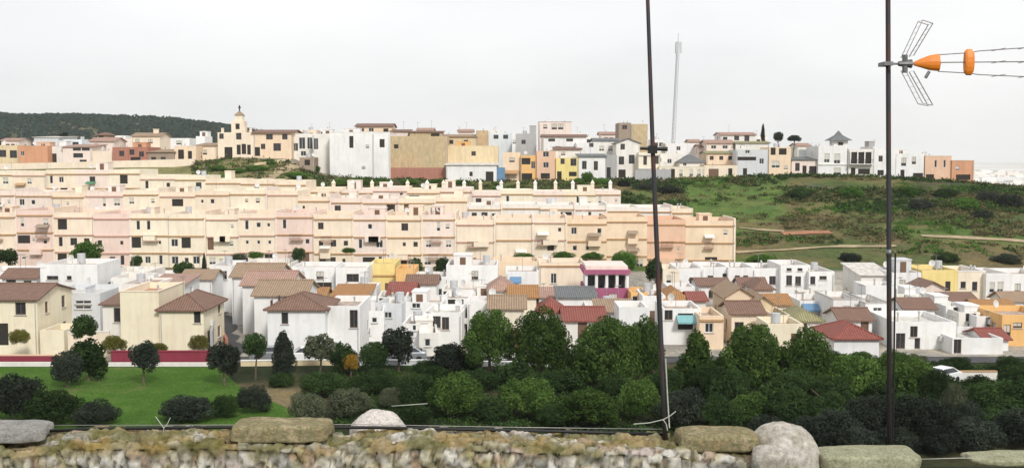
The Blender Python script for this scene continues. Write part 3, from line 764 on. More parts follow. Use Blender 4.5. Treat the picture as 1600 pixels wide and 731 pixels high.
H_('peach house with tan roof and orange gable behind the round pine', 1133, 1180, 464, 128, 8, 'peach', 'gable_y', 'tile_tan', 1.6, 2, wins=[T(1155, 478, .7, 1.2)], **mid)
H_('sand coloured house with tan lean-to roof right of the peach gable', 1176, 1208, 474, 126, 7, 'sand', 'gable_y', 'tile_tan', 1.2, 2, wins=[T(1176, 482, .7, 1), T(1203, 495, .7, 1.2)], **mid)
H_('white house with dark plum roof right of the paired windows', 1180, 1208, 450, 138, 6, 'white', 'hip', 'tile_brown', 1.2, 2, nw=1, **mid)
H_('yellowish house with orange-brown roof in the right middle ground', 1196, 1236, 476, 131, 6, 'paleyellow', 'gable_x', 'tile_orange', 1.3, 2, nw=1, **mid)
H_('slim cream house with grey-blue side wall above the pines', 1208, 1236, 492, 122, 7, 'cream', 'flat', storeys=2, wins=[T(1204, 495, .7, 1.1)], **mid)
H_('cream house with mustard tiled roof and small dark door', 1238, 1284, 500, 120, 6, 'offwhite', 'hip', 'tile_olive', 1.2, 2, wins=[T(1256, 514, .7, 1.3, 'door')], **front)
H_('white flat house between the back row and the mustard roof', 1250, 1298, 470, 134, 7, 'white', 'flat', storeys=2, nw=2, awn=[(1265, 474, 2.0, 'blue')], **mid)
H_('white house with low front and crimson hipped roof above the dark pines', 1303, 1374, 528, 112, 7, 'white', 'hip', 'tile_red', 1.5, 2, nw=0, side=0, aer=False, near=True, group='houses of the lower town')
H_('wide white house with grey-framed windows behind the crimson roof', 1302, 1352, 468, 128, 8, 'white', 'flat', storeys=2, wins=[T(1323, 485, .9, 1.1), T(1339, 484, .7, 1.3), T(1349, 484, .7, 1.3)], parapet_col='trim_grey', **mid)
H_('white house with half-hidden window just left of the right mast', 1352, 1392, 474, 126, 8, 'white', 'flat', storeys=2, wins=[T(1371, 487, 1, 1)], parapet_col='trim_grey', **mid)
H_('off-white house with sloped roof wall next to the rough slope', 1345, 1392, 430, 146, 8, 'offwhite', 'shed', 'roof_light', 1.2, 2, wins=[T(1358, 445, 1, .7)], **mid)
H_('white house with box-like roof hut just right of the right mast', 1394, 1440, 426, 144, 8, 'white', 'flat', storeys=2, wins=[T(1410, 443, .8, 1), T(1438, 445, .9, 1)], hut=(.7, 2.2, 1.3, 'greywhite'), **mid)
H_('yellow house with two dark doors in the right back row', 1441, 1498, 422, 145, 8, 'yellow', 'flat', storeys=2, wins=[T(1481, 447, .7, 1.3)], **mid)
H_('pale yellow house adjoining the yellow house with white coping', 1497, 1540, 424, 145, 8, 'paleyellow', 'flat', storeys=2, wins=[T(1505, 445, .7, .9), T(1523, 447, .7, 1.2)], parapet_col='white', **mid)
H_('white house with three tall windows in the right back row', 1541, 1580, 427, 144, 8, 'white', 'flat', storeys=2, wins=[T(1550, 449, .7, 1.4), T(1563, 449, .8, 1.5)], parapet_col=None, **mid)
H_('white house at the right frame edge of the back row', 1580, 1640, 428, 145, 8, 'white', 'flat', storeys=2, wins=[T(1590, 451, .8, 1.4), T(1615, 451, .8, 1.3)], **mid)
H_('house with plum-brown pitched roof below the yellow house', 1440, 1476, 450, 139, 6, 'palepink', 'gable_y', 'tile_brown', 1.1, 2, wins=[T(1440, 468, .8, .9)], **mid)
H_('white house with dotted brown roof under the two yellow houses', 1480, 1528, 472, 135, 6, 'white', 'gable_x', 'tile_brown', 1.2, 2, nw=3, **mid)
H_('white house with tan-red tiled roof left of the orange house', 1534, 1592, 486, 131, 7, 'offwhite', 'gable_x', 'tile_orange', 1.3, 2, nw=2, **mid)
st = [('white stepped house with small arched window right of the right mast', 1400, 1436, 459, 136, [T(1418, 463, .8, 1.2)]),
      ('second stepped white house with shadowed window right of the mast', 1428, 1462, 464, 133, [T(1443, 471, .9, 1.2)]),
      ('third stepped white house with tiny window and long parapet', 1452, 1486, 472, 130, [T(1466, 478, .7, .8)]),
      ('fourth stepped white house among the right-hand cubes', 1478, 1508, 478, 127, [T(1495, 486, .8, .9)]),
      ('fifth stepped white house with dark wide window', 1498, 1532, 488, 124, [T(1517, 494, 1.2, .9), T(1518, 511, .9, .9)]),
      ('sixth stepped white house beside the orange house', 1526, 1560, 494, 122, [T(1547, 503, 1.0, 1.0)])]
for i, (lb, a, b, t, y, w) in enumerate(st):
    H_(lb, a, b, t, y, 7, 'white' if i % 2 else 'offwhite', 'flat', storeys=2, wins=w, floor='roof_light', style='brown', group='houses of the lower town', near=y < 128, hut=(.3, 1.6, .7, 'white') if i % 2 else None)
H_('large white block with sharp front corner right of the right mast', 1398, 1494, 503, 117, 9, 'white', 'flat', storeys=2, wins=[T(1428, 518, .8, 1.2), T(1404, 540, 1, 1.7), T(1423, 548, .7, 1.3), T(1433, 549, .6, 1.2)], style='brown', floor='roof_light', near=True, group='houses of the lower town')
H_('white house with narrow door pair below the stepped cubes', 1488, 1568, 528, 114, 8, 'white', 'flat', storeys=2, wins=[T(1492, 541, .8, 1.5), T(1504, 542, .7, 1.5)], style='brown', floor='roof_light', near=True, group='houses of the lower town')
H_('low house with small crimson roof in front of the orange house', 1540, 1576, 530, 116, 5, 'white', 'gable_x', 'tile_red', 1.0, 2, nw=0, side=0, **front)
H_('orange house with dark doorway at the right edge of the lower town', 1566, 1650, 492, 119, 8, 'orange', 'flat', storeys=2, wins=[T(1571, 516, .8, 1.3), T(1590, 508, 1.0, .6), T(1588, 546, 1.3, 2.4, 'void'), T(1620, 510, 1, 1.2)], near=True, group='houses of the lower town')

for lb, px_, t_, y_, w_, d_, c_, r_, rc_ in [
    ('small white house with brown tiles behind the brown roof at far left', 30, 434, 136.4, 54, 5, 'white', 'gable_x', 'tile_brown'),
    ('little white cube left of the pink flat roofed white house', 164, 433, 141.8, 42, 4, 'white', 'flat', ''),
    ('small flat white house behind the plain cream wall', 198, 434, 133.2, 50, 6, 'offwhite', 'flat', ''),
    ('small white cube behind the rosy shed roof', 243, 433, 140.5, 51, 4, 'white', 'flat', ''),
    ('white house with faded brown tiles left of the street', 307, 436, 138.9, 48, 5.6, 'white', 'gable_x', 'tile_tan'),
    ('white house with low parapet behind the third street row roof', 431, 428, 142.5, 58, 5.9, 'white', 'flat', ''),
    ('small orange tiled hut behind the red-brown roof', 481, 464, 135.2, 53, 4.4, 'sand', 'gable_x', 'tile_orange'),
    ('small white cube under the yellow house', 563, 447, 140.4, 51, 4.5, 'white', 'flat', ''),
    ('small brown tiled house beside the turquoise awning', 659, 443, 144.6, 46, 4.8, 'white', 'gable_x', 'tile_brown'),
    ('small white cube house above the first bright pine', 758, 470, 121.4, 56, 4.5, 'white', 'flat', ''),
    ('pale yellow house with brown roof touching the first bright pine', 792, 482, 114.7, 54, 6, 'paleyellow', 'gable_x', 'tile_tan'),
    ('small white house with pink tiles under the long cream house', 846, 464, 139.5, 49, 5.7, 'white', 'gable_x', 'tile_pink'),
    ('low white flat house just left of the left pole', 990, 480, 114.1, 46, 5.5, 'white', 'flat', ''),
    ('small white cube left of the first long back row house', 1065, 448, 138.2, 42, 4.7, 'white', 'flat', ''),
    ('small cream house with brown tiles right of the peach house', 1168, 490, 119.4, 50, 6, 'cream', 'gable_x', 'tile_brown'),
    ('small white house with brown tiles below the paired windows', 1177, 447, 145.4, 40, 4.3, 'white', 'gable_x', 'tile_brown'),
    ('low cream house with flat top behind the round pine crown', 1228, 506, 113.1, 56, 5.5, 'bouncecream', 'flat', ''),
    ('small white cube below the end house of the long back row', 1280, 460, 142.9, 44, 5.4, 'offwhite', 'flat', ''),
    ('small white house with brown tiles behind the crimson roof', 1338, 500, 121.8, 50, 5.5, 'white', 'gable_x', 'tile_brown'),
    ('small white cube behind the right mast at mid height', 1378, 446, 135.2, 50, 4.9, 'white', 'flat', ''),
    ('small brown tiled white house among the stepped cubes', 1437, 482, 127.3, 48, 5.3, 'white', 'gable_x', 'tile_brown'),
    ('small white house with tan tiles at the right frame edge', 1594, 470, 138.2, 50, 4.1, 'white', 'gable_x', 'tile_tan')]:
    H_(lb, px_ - w_ / 2, px_ + w_ / 2, t_, y_, d_, c_, r_, rc_ or 'tile_brown', 1.3, 2, nw=2, style='brown', near=y_ < 125, group='houses of the lower town')
# ------------------------------------------------------------------ hilltop village
hill = dict(group='houses of the hilltop village')
def HH_(lb, a, b, t, y, D, c, roof='flat', rc='tile_brown', rh=1.5, st=2, w=None, **k):
    k.setdefault('side', 1); k.update(hill)
    return house(lb, a, b, t, y, D, c, roof, rc, rh, st, wins=w, **k)
V = 'void'
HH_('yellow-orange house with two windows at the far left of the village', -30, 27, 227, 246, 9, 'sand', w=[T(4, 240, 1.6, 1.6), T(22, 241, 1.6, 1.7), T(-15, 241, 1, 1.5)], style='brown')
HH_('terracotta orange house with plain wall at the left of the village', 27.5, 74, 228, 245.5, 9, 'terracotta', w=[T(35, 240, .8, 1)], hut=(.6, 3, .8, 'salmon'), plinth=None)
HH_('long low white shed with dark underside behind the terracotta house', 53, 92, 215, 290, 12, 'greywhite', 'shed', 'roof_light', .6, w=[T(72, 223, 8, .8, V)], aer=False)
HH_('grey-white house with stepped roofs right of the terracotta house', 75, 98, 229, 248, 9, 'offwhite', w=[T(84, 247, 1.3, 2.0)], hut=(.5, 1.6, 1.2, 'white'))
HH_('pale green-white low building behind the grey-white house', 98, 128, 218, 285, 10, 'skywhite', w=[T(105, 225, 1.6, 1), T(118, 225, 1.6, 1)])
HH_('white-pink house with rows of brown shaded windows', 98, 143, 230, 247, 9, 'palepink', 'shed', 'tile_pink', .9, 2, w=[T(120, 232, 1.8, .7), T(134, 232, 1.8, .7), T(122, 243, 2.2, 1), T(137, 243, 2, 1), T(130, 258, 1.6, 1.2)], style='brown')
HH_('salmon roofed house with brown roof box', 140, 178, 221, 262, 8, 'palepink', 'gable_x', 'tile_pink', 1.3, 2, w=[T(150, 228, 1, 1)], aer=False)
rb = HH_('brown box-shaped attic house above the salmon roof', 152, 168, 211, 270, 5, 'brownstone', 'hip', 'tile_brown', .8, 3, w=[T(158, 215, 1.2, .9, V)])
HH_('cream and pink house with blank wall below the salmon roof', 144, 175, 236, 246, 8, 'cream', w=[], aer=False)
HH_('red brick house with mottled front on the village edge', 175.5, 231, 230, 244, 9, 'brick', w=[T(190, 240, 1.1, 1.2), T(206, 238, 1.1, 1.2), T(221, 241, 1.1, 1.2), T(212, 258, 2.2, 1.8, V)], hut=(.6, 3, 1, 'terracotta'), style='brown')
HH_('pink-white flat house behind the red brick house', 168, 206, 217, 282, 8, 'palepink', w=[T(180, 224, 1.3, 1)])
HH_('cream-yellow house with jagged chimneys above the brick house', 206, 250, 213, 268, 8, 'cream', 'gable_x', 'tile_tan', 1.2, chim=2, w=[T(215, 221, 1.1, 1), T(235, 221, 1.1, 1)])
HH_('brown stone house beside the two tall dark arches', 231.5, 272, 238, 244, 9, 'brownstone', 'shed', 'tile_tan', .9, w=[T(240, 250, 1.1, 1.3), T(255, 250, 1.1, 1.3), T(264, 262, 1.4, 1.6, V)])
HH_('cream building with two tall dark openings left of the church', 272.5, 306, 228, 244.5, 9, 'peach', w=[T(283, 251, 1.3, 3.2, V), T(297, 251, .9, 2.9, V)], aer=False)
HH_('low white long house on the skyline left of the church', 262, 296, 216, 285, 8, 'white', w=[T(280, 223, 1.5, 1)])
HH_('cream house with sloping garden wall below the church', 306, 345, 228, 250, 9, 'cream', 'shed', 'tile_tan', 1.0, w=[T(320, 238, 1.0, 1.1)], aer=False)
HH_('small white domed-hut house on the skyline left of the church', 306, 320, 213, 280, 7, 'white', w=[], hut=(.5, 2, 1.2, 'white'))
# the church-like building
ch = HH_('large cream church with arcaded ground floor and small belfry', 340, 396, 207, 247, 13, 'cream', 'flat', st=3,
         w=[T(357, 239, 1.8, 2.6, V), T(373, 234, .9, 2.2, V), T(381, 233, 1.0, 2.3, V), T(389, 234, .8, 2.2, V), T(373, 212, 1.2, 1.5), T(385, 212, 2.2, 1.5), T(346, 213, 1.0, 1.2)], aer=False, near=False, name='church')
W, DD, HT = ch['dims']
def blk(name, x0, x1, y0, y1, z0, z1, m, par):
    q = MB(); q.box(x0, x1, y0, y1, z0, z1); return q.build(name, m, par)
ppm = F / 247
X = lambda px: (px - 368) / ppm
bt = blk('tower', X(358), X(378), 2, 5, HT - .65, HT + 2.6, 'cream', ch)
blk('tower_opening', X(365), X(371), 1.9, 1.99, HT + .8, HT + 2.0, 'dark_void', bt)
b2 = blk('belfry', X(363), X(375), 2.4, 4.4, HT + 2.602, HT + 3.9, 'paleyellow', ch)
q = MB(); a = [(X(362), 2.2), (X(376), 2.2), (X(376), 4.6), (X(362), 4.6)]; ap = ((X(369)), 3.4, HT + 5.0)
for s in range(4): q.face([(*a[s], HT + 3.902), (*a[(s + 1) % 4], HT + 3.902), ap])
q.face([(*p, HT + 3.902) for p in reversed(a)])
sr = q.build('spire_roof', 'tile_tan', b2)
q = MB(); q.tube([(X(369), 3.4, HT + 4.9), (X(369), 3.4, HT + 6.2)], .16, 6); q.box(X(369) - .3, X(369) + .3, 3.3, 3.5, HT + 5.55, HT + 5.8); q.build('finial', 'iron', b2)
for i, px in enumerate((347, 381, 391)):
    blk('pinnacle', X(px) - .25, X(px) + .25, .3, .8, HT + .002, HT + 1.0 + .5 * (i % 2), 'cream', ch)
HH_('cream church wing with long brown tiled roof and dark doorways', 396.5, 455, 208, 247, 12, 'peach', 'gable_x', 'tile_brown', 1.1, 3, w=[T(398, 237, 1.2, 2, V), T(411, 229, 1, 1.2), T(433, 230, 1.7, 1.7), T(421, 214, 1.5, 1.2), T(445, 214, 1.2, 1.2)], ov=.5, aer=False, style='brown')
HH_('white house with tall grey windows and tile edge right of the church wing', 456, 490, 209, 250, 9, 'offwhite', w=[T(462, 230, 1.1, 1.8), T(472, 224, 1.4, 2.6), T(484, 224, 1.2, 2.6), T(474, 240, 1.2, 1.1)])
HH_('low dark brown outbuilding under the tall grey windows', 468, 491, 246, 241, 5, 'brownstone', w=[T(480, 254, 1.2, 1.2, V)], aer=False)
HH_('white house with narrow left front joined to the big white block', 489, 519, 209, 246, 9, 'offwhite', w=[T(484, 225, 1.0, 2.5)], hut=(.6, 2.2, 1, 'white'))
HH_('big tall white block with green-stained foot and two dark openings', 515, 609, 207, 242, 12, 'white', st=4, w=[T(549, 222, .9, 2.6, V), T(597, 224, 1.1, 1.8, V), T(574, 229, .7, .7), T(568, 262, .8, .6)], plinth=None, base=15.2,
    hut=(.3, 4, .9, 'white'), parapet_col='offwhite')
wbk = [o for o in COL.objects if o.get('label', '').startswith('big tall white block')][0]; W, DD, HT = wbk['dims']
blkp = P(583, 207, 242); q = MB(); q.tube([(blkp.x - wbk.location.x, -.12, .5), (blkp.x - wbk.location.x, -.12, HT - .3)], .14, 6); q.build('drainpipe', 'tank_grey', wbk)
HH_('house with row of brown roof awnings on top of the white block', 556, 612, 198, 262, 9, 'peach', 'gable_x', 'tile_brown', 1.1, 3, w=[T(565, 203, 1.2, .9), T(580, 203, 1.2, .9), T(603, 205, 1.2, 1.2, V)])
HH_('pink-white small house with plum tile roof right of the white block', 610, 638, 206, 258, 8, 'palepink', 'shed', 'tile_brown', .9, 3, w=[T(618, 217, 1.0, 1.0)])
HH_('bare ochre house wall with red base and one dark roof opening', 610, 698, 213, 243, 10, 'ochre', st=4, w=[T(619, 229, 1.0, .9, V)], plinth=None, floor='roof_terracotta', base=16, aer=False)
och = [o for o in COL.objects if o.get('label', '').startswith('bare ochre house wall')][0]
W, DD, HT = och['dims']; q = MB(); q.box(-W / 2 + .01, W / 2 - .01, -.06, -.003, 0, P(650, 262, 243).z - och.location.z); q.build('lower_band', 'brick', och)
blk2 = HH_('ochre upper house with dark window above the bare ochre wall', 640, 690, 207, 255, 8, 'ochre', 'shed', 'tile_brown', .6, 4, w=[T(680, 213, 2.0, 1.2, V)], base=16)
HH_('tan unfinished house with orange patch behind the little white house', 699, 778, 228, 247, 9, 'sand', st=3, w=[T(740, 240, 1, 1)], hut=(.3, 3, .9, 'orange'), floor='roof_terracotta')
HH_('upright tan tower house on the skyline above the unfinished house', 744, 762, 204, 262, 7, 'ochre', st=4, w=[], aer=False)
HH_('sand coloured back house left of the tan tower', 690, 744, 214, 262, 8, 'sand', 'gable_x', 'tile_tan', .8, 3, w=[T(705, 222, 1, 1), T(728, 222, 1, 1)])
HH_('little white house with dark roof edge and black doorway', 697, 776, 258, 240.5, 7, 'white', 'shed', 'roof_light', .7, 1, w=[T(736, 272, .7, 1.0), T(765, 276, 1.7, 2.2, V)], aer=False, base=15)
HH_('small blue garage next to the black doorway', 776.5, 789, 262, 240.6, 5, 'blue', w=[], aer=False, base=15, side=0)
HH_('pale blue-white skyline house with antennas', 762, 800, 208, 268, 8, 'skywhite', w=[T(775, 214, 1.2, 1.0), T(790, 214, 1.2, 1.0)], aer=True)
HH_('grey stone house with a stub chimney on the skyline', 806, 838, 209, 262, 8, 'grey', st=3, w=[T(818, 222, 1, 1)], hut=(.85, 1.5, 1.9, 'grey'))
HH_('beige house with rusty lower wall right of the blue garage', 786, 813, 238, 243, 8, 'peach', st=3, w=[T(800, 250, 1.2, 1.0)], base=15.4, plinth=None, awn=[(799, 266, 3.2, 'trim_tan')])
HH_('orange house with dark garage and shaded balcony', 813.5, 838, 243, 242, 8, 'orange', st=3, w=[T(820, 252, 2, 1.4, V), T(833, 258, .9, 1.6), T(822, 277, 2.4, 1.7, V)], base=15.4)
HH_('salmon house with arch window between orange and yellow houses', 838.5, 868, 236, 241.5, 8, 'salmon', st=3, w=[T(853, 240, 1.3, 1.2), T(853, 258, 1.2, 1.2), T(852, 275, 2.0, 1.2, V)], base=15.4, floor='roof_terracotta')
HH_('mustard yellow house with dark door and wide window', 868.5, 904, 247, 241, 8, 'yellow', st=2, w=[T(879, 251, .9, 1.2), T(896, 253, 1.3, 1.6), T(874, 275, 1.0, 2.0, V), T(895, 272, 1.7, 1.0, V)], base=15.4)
HH_('wide white house with long brown tile roof under the salmon attic', 848, 916, 214, 258, 9, 'white', 'gable_x', 'tile_brown', .8, 3, w=[T(862, 219, 1.6, .7), T(890, 219, 1.6, .7), T(872, 232, 1.4, 1)], aer=False)
HH_('salmon attic house with flat top on the skyline', 842, 893, 191, 272, 8, 'palepink', st=4, w=[T(866, 198, 1.3, 1.4), T(876, 198, 1.3, 1.4), T(852, 198, 1.0, 1.0)], parapet_col='tile_tan')
HH_('off-white house with purple shaded roof behind the yellow house', 866, 908, 234, 250, 7, 'offwhite', 'shed', 'tile_brown', .9, 3, w=[T(880, 240, 1.0, .8)])
HH_('white house with grey tile lip and two slim dark windows', 904.5, 946, 245, 241, 8, 'white', 'shed', 'tile_grey', .8, 2, w=[T(913, 258, 1.0, 1.8), T(931, 259, .9, 2.0)], base=15.6)
HH_('white cubic house behind the slim dark windows', 900, 930, 223, 254, 8, 'white', st=3, w=[T(924, 226, 1.0, .9)])
HH_('white house with sloped grey roof left of the cream church-white house', 928, 966, 220, 256, 8, 'offwhite', 'gable_x', 'tile_grey', .8, 3, w=[T(940, 232, 1.2, 1.2), T(954, 232, 1.2, 1.2)])
HH_('pale grey house with tall dark door in the village centre', 946.5, 964, 242, 242, 8, 'grey', st=3, w=[T(951, 270, .9, 2.4, V)], base=15.6)
HH_('white gabled house with brown-framed windows left of the pole bracket', 963, 1000, 224, 246, 9, 'offwhite', 'gable_y', 'tile_grey', 1.5, 3, w=[T(973, 217, 1, 1.3), T(971, 251, 1.2, 1.8), T(987, 249, 1.3, 2.0), T(972, 272, 1.6, 1.8, V)], style='brown')
HH_('olive-tan tall block on the skyline beside the left pole', 986, 1012, 194, 266, 9, 'ochre', st=4, w=[], aer=False, side=0)
HH_('brown-roofed block joined to the olive-tan block', 967, 986, 192, 266.3, 9, 'brownstone', st=4, w=[T(976, 199, 1.2, 1.0)], side=0, aer=False)
HH_('cream house with pilasters and grey retaining base behind the left pole', 998, 1032, 238, 243.5, 8, 'paleyellow', st=2, w=[T(1008, 250, .8, 2.2), T(1026, 250, .9, 1.8)], bands=('trim_grey', (.6, 3.6)))
HH_('long cream house front with pillars right of the left pole', 1030, 1100, 261, 242, 7, 'paleyellow', st=1, w=[T(1037, 269, .8, 1.6), T(1051, 271, 1.0, 2.0, V), T(1064, 270, .8, 1.4), T(1080, 270, .8, 1.6), T(1092, 270, .8, 1.6)], base=15.8, parapet_col='cream', aer=False)
HH_('yellow garage house with brown gate and dark doorway', 1100.5, 1152, 258, 242.2, 7, 'cream', st=1, w=[T(1115, 271, 2.2, 2.0, 'door'), T(1141, 271, .9, 2.2, V)], base=15.8, parapet_col='trim_tan', aer=False)
HH_('white house with small pinkish windows above the long cream front', 1024, 1066, 240, 252, 8, 'offwhite', st=3, w=[T(1030, 250, 1.0, 1.0), T(1046, 252, 1.0, 1.0)])
HH_('bright white back house at the foot of the lattice tower', 1040, 1088, 224, 268, 8, 'white', st=3, w=[T(1060, 232, 1, 1)], aer=False)
HH_('house with grey-green pyramid roof above the long cream front', 1062, 1100, 253, 247, 8, 'offwhite', 'hip', 'tile_grey', 2.3, 3, w=[T(1070, 257, .8, .7)], aer=False)
HH_('cream-brown house with two rows of tiny windows', 1104, 1150, 240, 249, 8, 'peach', 'gable_x', 'tile_olive', .7, 3, w=[T(1127, 247, .9, .9), T(1141, 247, .9, .9), T(1112, 247, .9, .9)])
HH_('salmon-brown terraced roof house in the right-hand village', 1104, 1146, 224, 258, 8, 'palepink', 'gable_x', 'tile_pink', 1.1, 3, w=[T(1115, 230, 1.2, .8), T(1133, 230, 1.2, .8)])
HH_('pink-white upper house with three attic windows on the skyline', 1126, 1180, 211, 268, 8, 'offwhite', 'gable_x', 'tile_pink', .9, 4, w=[T(1133, 217, 1.1, .9), T(1151, 216, 1.2, 1.1), T(1167, 215, 1.2, 1.4)])
HH_('small low brown-roofed house right of the lattice tower', 1092, 1108, 230, 262, 7, 'palepink', 'gable_x', 'tile_brown', .8, 3, w=[])
HH_('lavender white house with long dark balcony slot', 1151, 1206, 234, 244, 9, 'greywhite', st=3, w=[T(1165, 248, 4.2, .8, V), T(1168, 236, 1, .7), T(1190, 252, 1, 1.2), T(1164, 271, .9, 1.6, V)], floor='roof_light')
HH_('off-white house with straw roof edge behind the dark balcony slot', 1150, 1202, 224, 257, 8, 'offwhite', 'gable_x', 'tile_olive', .6, 3, w=[T(1160, 229, 1, .7)])
HH_('house with two arched loggias on top and white lower front', 1202, 1236, 230, 243.5, 9, 'peach', st=3, w=[T(1208, 236, 1.1, 1.6, V), T(1223, 237, 1.7, 1.4, V), T(1212, 257, 1.8, 1.5), T(1228, 262, 1, .8)])
HH_('rose-brown low house with dark garage doors', 1237, 1277, 250, 244, 8, 'palepink', 'shed', 'tile_grey', .8, 2, w=[T(1246, 261, 1.0, 1.8), T(1257, 266, .9, 2.0, V), T(1271, 266, 1.6, 1.8, V)])
HH_('grey-green shed house behind the rose-brown low house', 1262, 1282, 234, 254, 8, 'skywhite', st=3, w=[T(1270, 244, 1.0, 1.2)])
lan = HH_('grand white house with grey pyramid lantern roof', 1279, 1326, 228, 243, 10, 'white', st=2, w=[T(1292, 247, 1.2, 2.0), T(1308, 248, 1.4, 2.2), T(1308, 268, 1.6, 1.6)], bands=('offwhite', (4.0,)), aer=False)
W, DD, HT = lan['dims']
lt = blk('lantern', W / 2 - 2.6, W / 2 + .6, 2.5, 5.7, HT - .655, HT + 1.2, 'white', lan)
blk('lantern_window', W / 2 - 1.6, W / 2 - .5, 2.4, 2.49, HT + .2, HT + .8, 'dark_void', lt)
q = MB(); zb = HT + 1.205; x0, x1, y0, y1 = W / 2 - 3.6, W / 2 + 1.4, 1.6, 6.6; cx, cy = (x0 + x1) / 2, 4.1
cs = [(x0, y0), (x1, y0), (x1, y1), (x0, y1)]
for s in range(4):
    a, b = cs[s], cs[(s + 1) % 4]; a2 = (cx + (a[0] - cx) * .3, cy + (a[1] - cy) * .3, zb + 1.2); b2_ = (cx + (b[0] - cx) * .3, cy + (b[1] - cy) * .3, zb + 1.2)
    q.face([(*a, zb), (*b, zb), b2_, a2]); q.face([a2, b2_, (cx, cy, zb + 2.3)])
q.face([(*c_, zb) for c_ in reversed(cs)]); q.build('pyramid_roof', 'tile_grey', lan)
ver = HH_('white house with deep dark veranda across its upper floor', 1326.5, 1364, 233, 242.5, 9, 'offwhite', st=2, w=[T(1345, 247, 4.9, 2.6, V), T(1333, 269, 1.0, 1.9, V), T(1350, 268, 2.6, 1.2, V)], aer=False)
W, DD, HT = ver['dims']
q = MB(); zb = P(1345, 256, 242.5).z - ver.location.z
q.box(-W / 2 + .1, W / 2 - .1, -1.1, -.003, zb - .16, zb); bb = q.build('balcony', 'white', ver)
q = MB()
for i in range(18): q.box(-W / 2 + .15 + i * .28, -W / 2 + .2 + i * .28, -1.08, -1.03, zb + .001, zb + .9)
q.box(-W / 2 + .1, W / 2 - .1, -1.09, -1.02, zb + .901, zb + .97); q.build('railing', 'iron', bb)
for i in range(4):
    q = MB(); x = -W / 2 + .3 + i * (W - .6) / 3; q.box(x - .12, x + .12, -.4, -.16, zb + .002, zb + 2.8); q.build('column', 'offwhite', ver)
HH_('white house with single dark window and chimney left of the mast', 1364.5, 1400, 229, 243, 9, 'white', 'flat', st=2, w=[T(1376, 248, .9, 1.3), T(1376, 270, 1.4, 1.2)], hut=(.2, 1.3, 1.1, 'grey'))
HH_('white house with four openings right of the mast', 1400.5, 1444, 240, 243.3, 9, 'white', st=2, w=[T(1412, 253, 1.1, 1.8), T(1428, 251, .9, 1.6), T(1410, 274, .9, 2.0, V), T(1437, 274, 2.2, 1.0, V)], hut=(.4, 2.5, .9, 'white'))
HH_('salmon-orange block near the right end of the village', 1446, 1487, 244, 243, 9, 'salmon', st=2, w=[T(1462, 256, .5, 1.6), T(1476, 256, .5, 1.6), T(1453, 278, 1.8, 1.4, V)], floor='roof_terracotta', parapet_col='cream', aer=False)
HH_('last orange-pink house where the village ends at right', 1487.5, 1522, 251, 242.6, 9, 'terracotta', st=2, w=[T(1505, 277, 3.2, 1.2, V), T(1496, 263, .8, 1)], floor='roof_terracotta', parapet_col='cream', aer=False)
for lb, a_, b_, t_, y_, c_, r_ in [
    ('tiny white house on the skyline between the tan tower and the antennas house', 800, 812, 214, 285, 'white', 'flat'),
    ('cream back house peeping over the ochre block', 652, 676, 204, 280, 'cream', 'gable_x'),
    ('small white back house left of the sand coloured back house', 676, 700, 207, 284, 'white', 'flat'),
    ('small pinkish back house over the sand coloured back house', 716, 738, 206, 282, 'palepink', 'gable_x'),
    ('white roof hut house right of the tan tower', 764, 782, 203, 290, 'offwhite', 'flat'),
    ('pale house far behind the salmon attic house at its right', 893, 912, 208, 288, 'offwhite', 'flat'),
    ('white back house above the slim-windowed white house', 912, 936, 213, 280, 'white', 'flat'),
    ('pale pink back house left of the brown-roofed block', 938, 964, 210, 284, 'palepink', 'gable_x'),
    ('white back house just right of the left pole on the skyline', 1018, 1040, 218, 285, 'white', 'flat'),
    ('small cream house left of the small brown-roofed house', 1078, 1094, 222, 280, 'cream', 'gable_x'),
    ('pale back house behind the three attic windows', 1178, 1200, 213, 286, 'offwhite', 'flat'),
    ('small pale house on the skyline between the loggias and the lantern', 1246, 1266, 228, 272, 'offwhite', 'gable_x'),
    ('cream back house behind the tall grey windows', 470, 494, 203, 284, 'cream', 'flat'),
    ('small white hut on top of the skyline left of the white block', 500, 516, 201, 286, 'white', 'flat'),
    ('pinkish back house at the far left skyline', 2, 30, 220, 284, 'palepink', 'gable_x'),
    ('white back house between the white-pink house and roof box', 178, 196, 212, 292, 'white', 'flat')]:
    HH_(lb, a_, b_, t_, y_, 7, c_, r_, 'tile_pink', .9, 3, w=[T((a_ + b_) / 2 - 4, t_ + 8, 1.0, 1.0), T((a_ + b_) / 2 + 4, t_ + 8, 1.0, 1.0)])
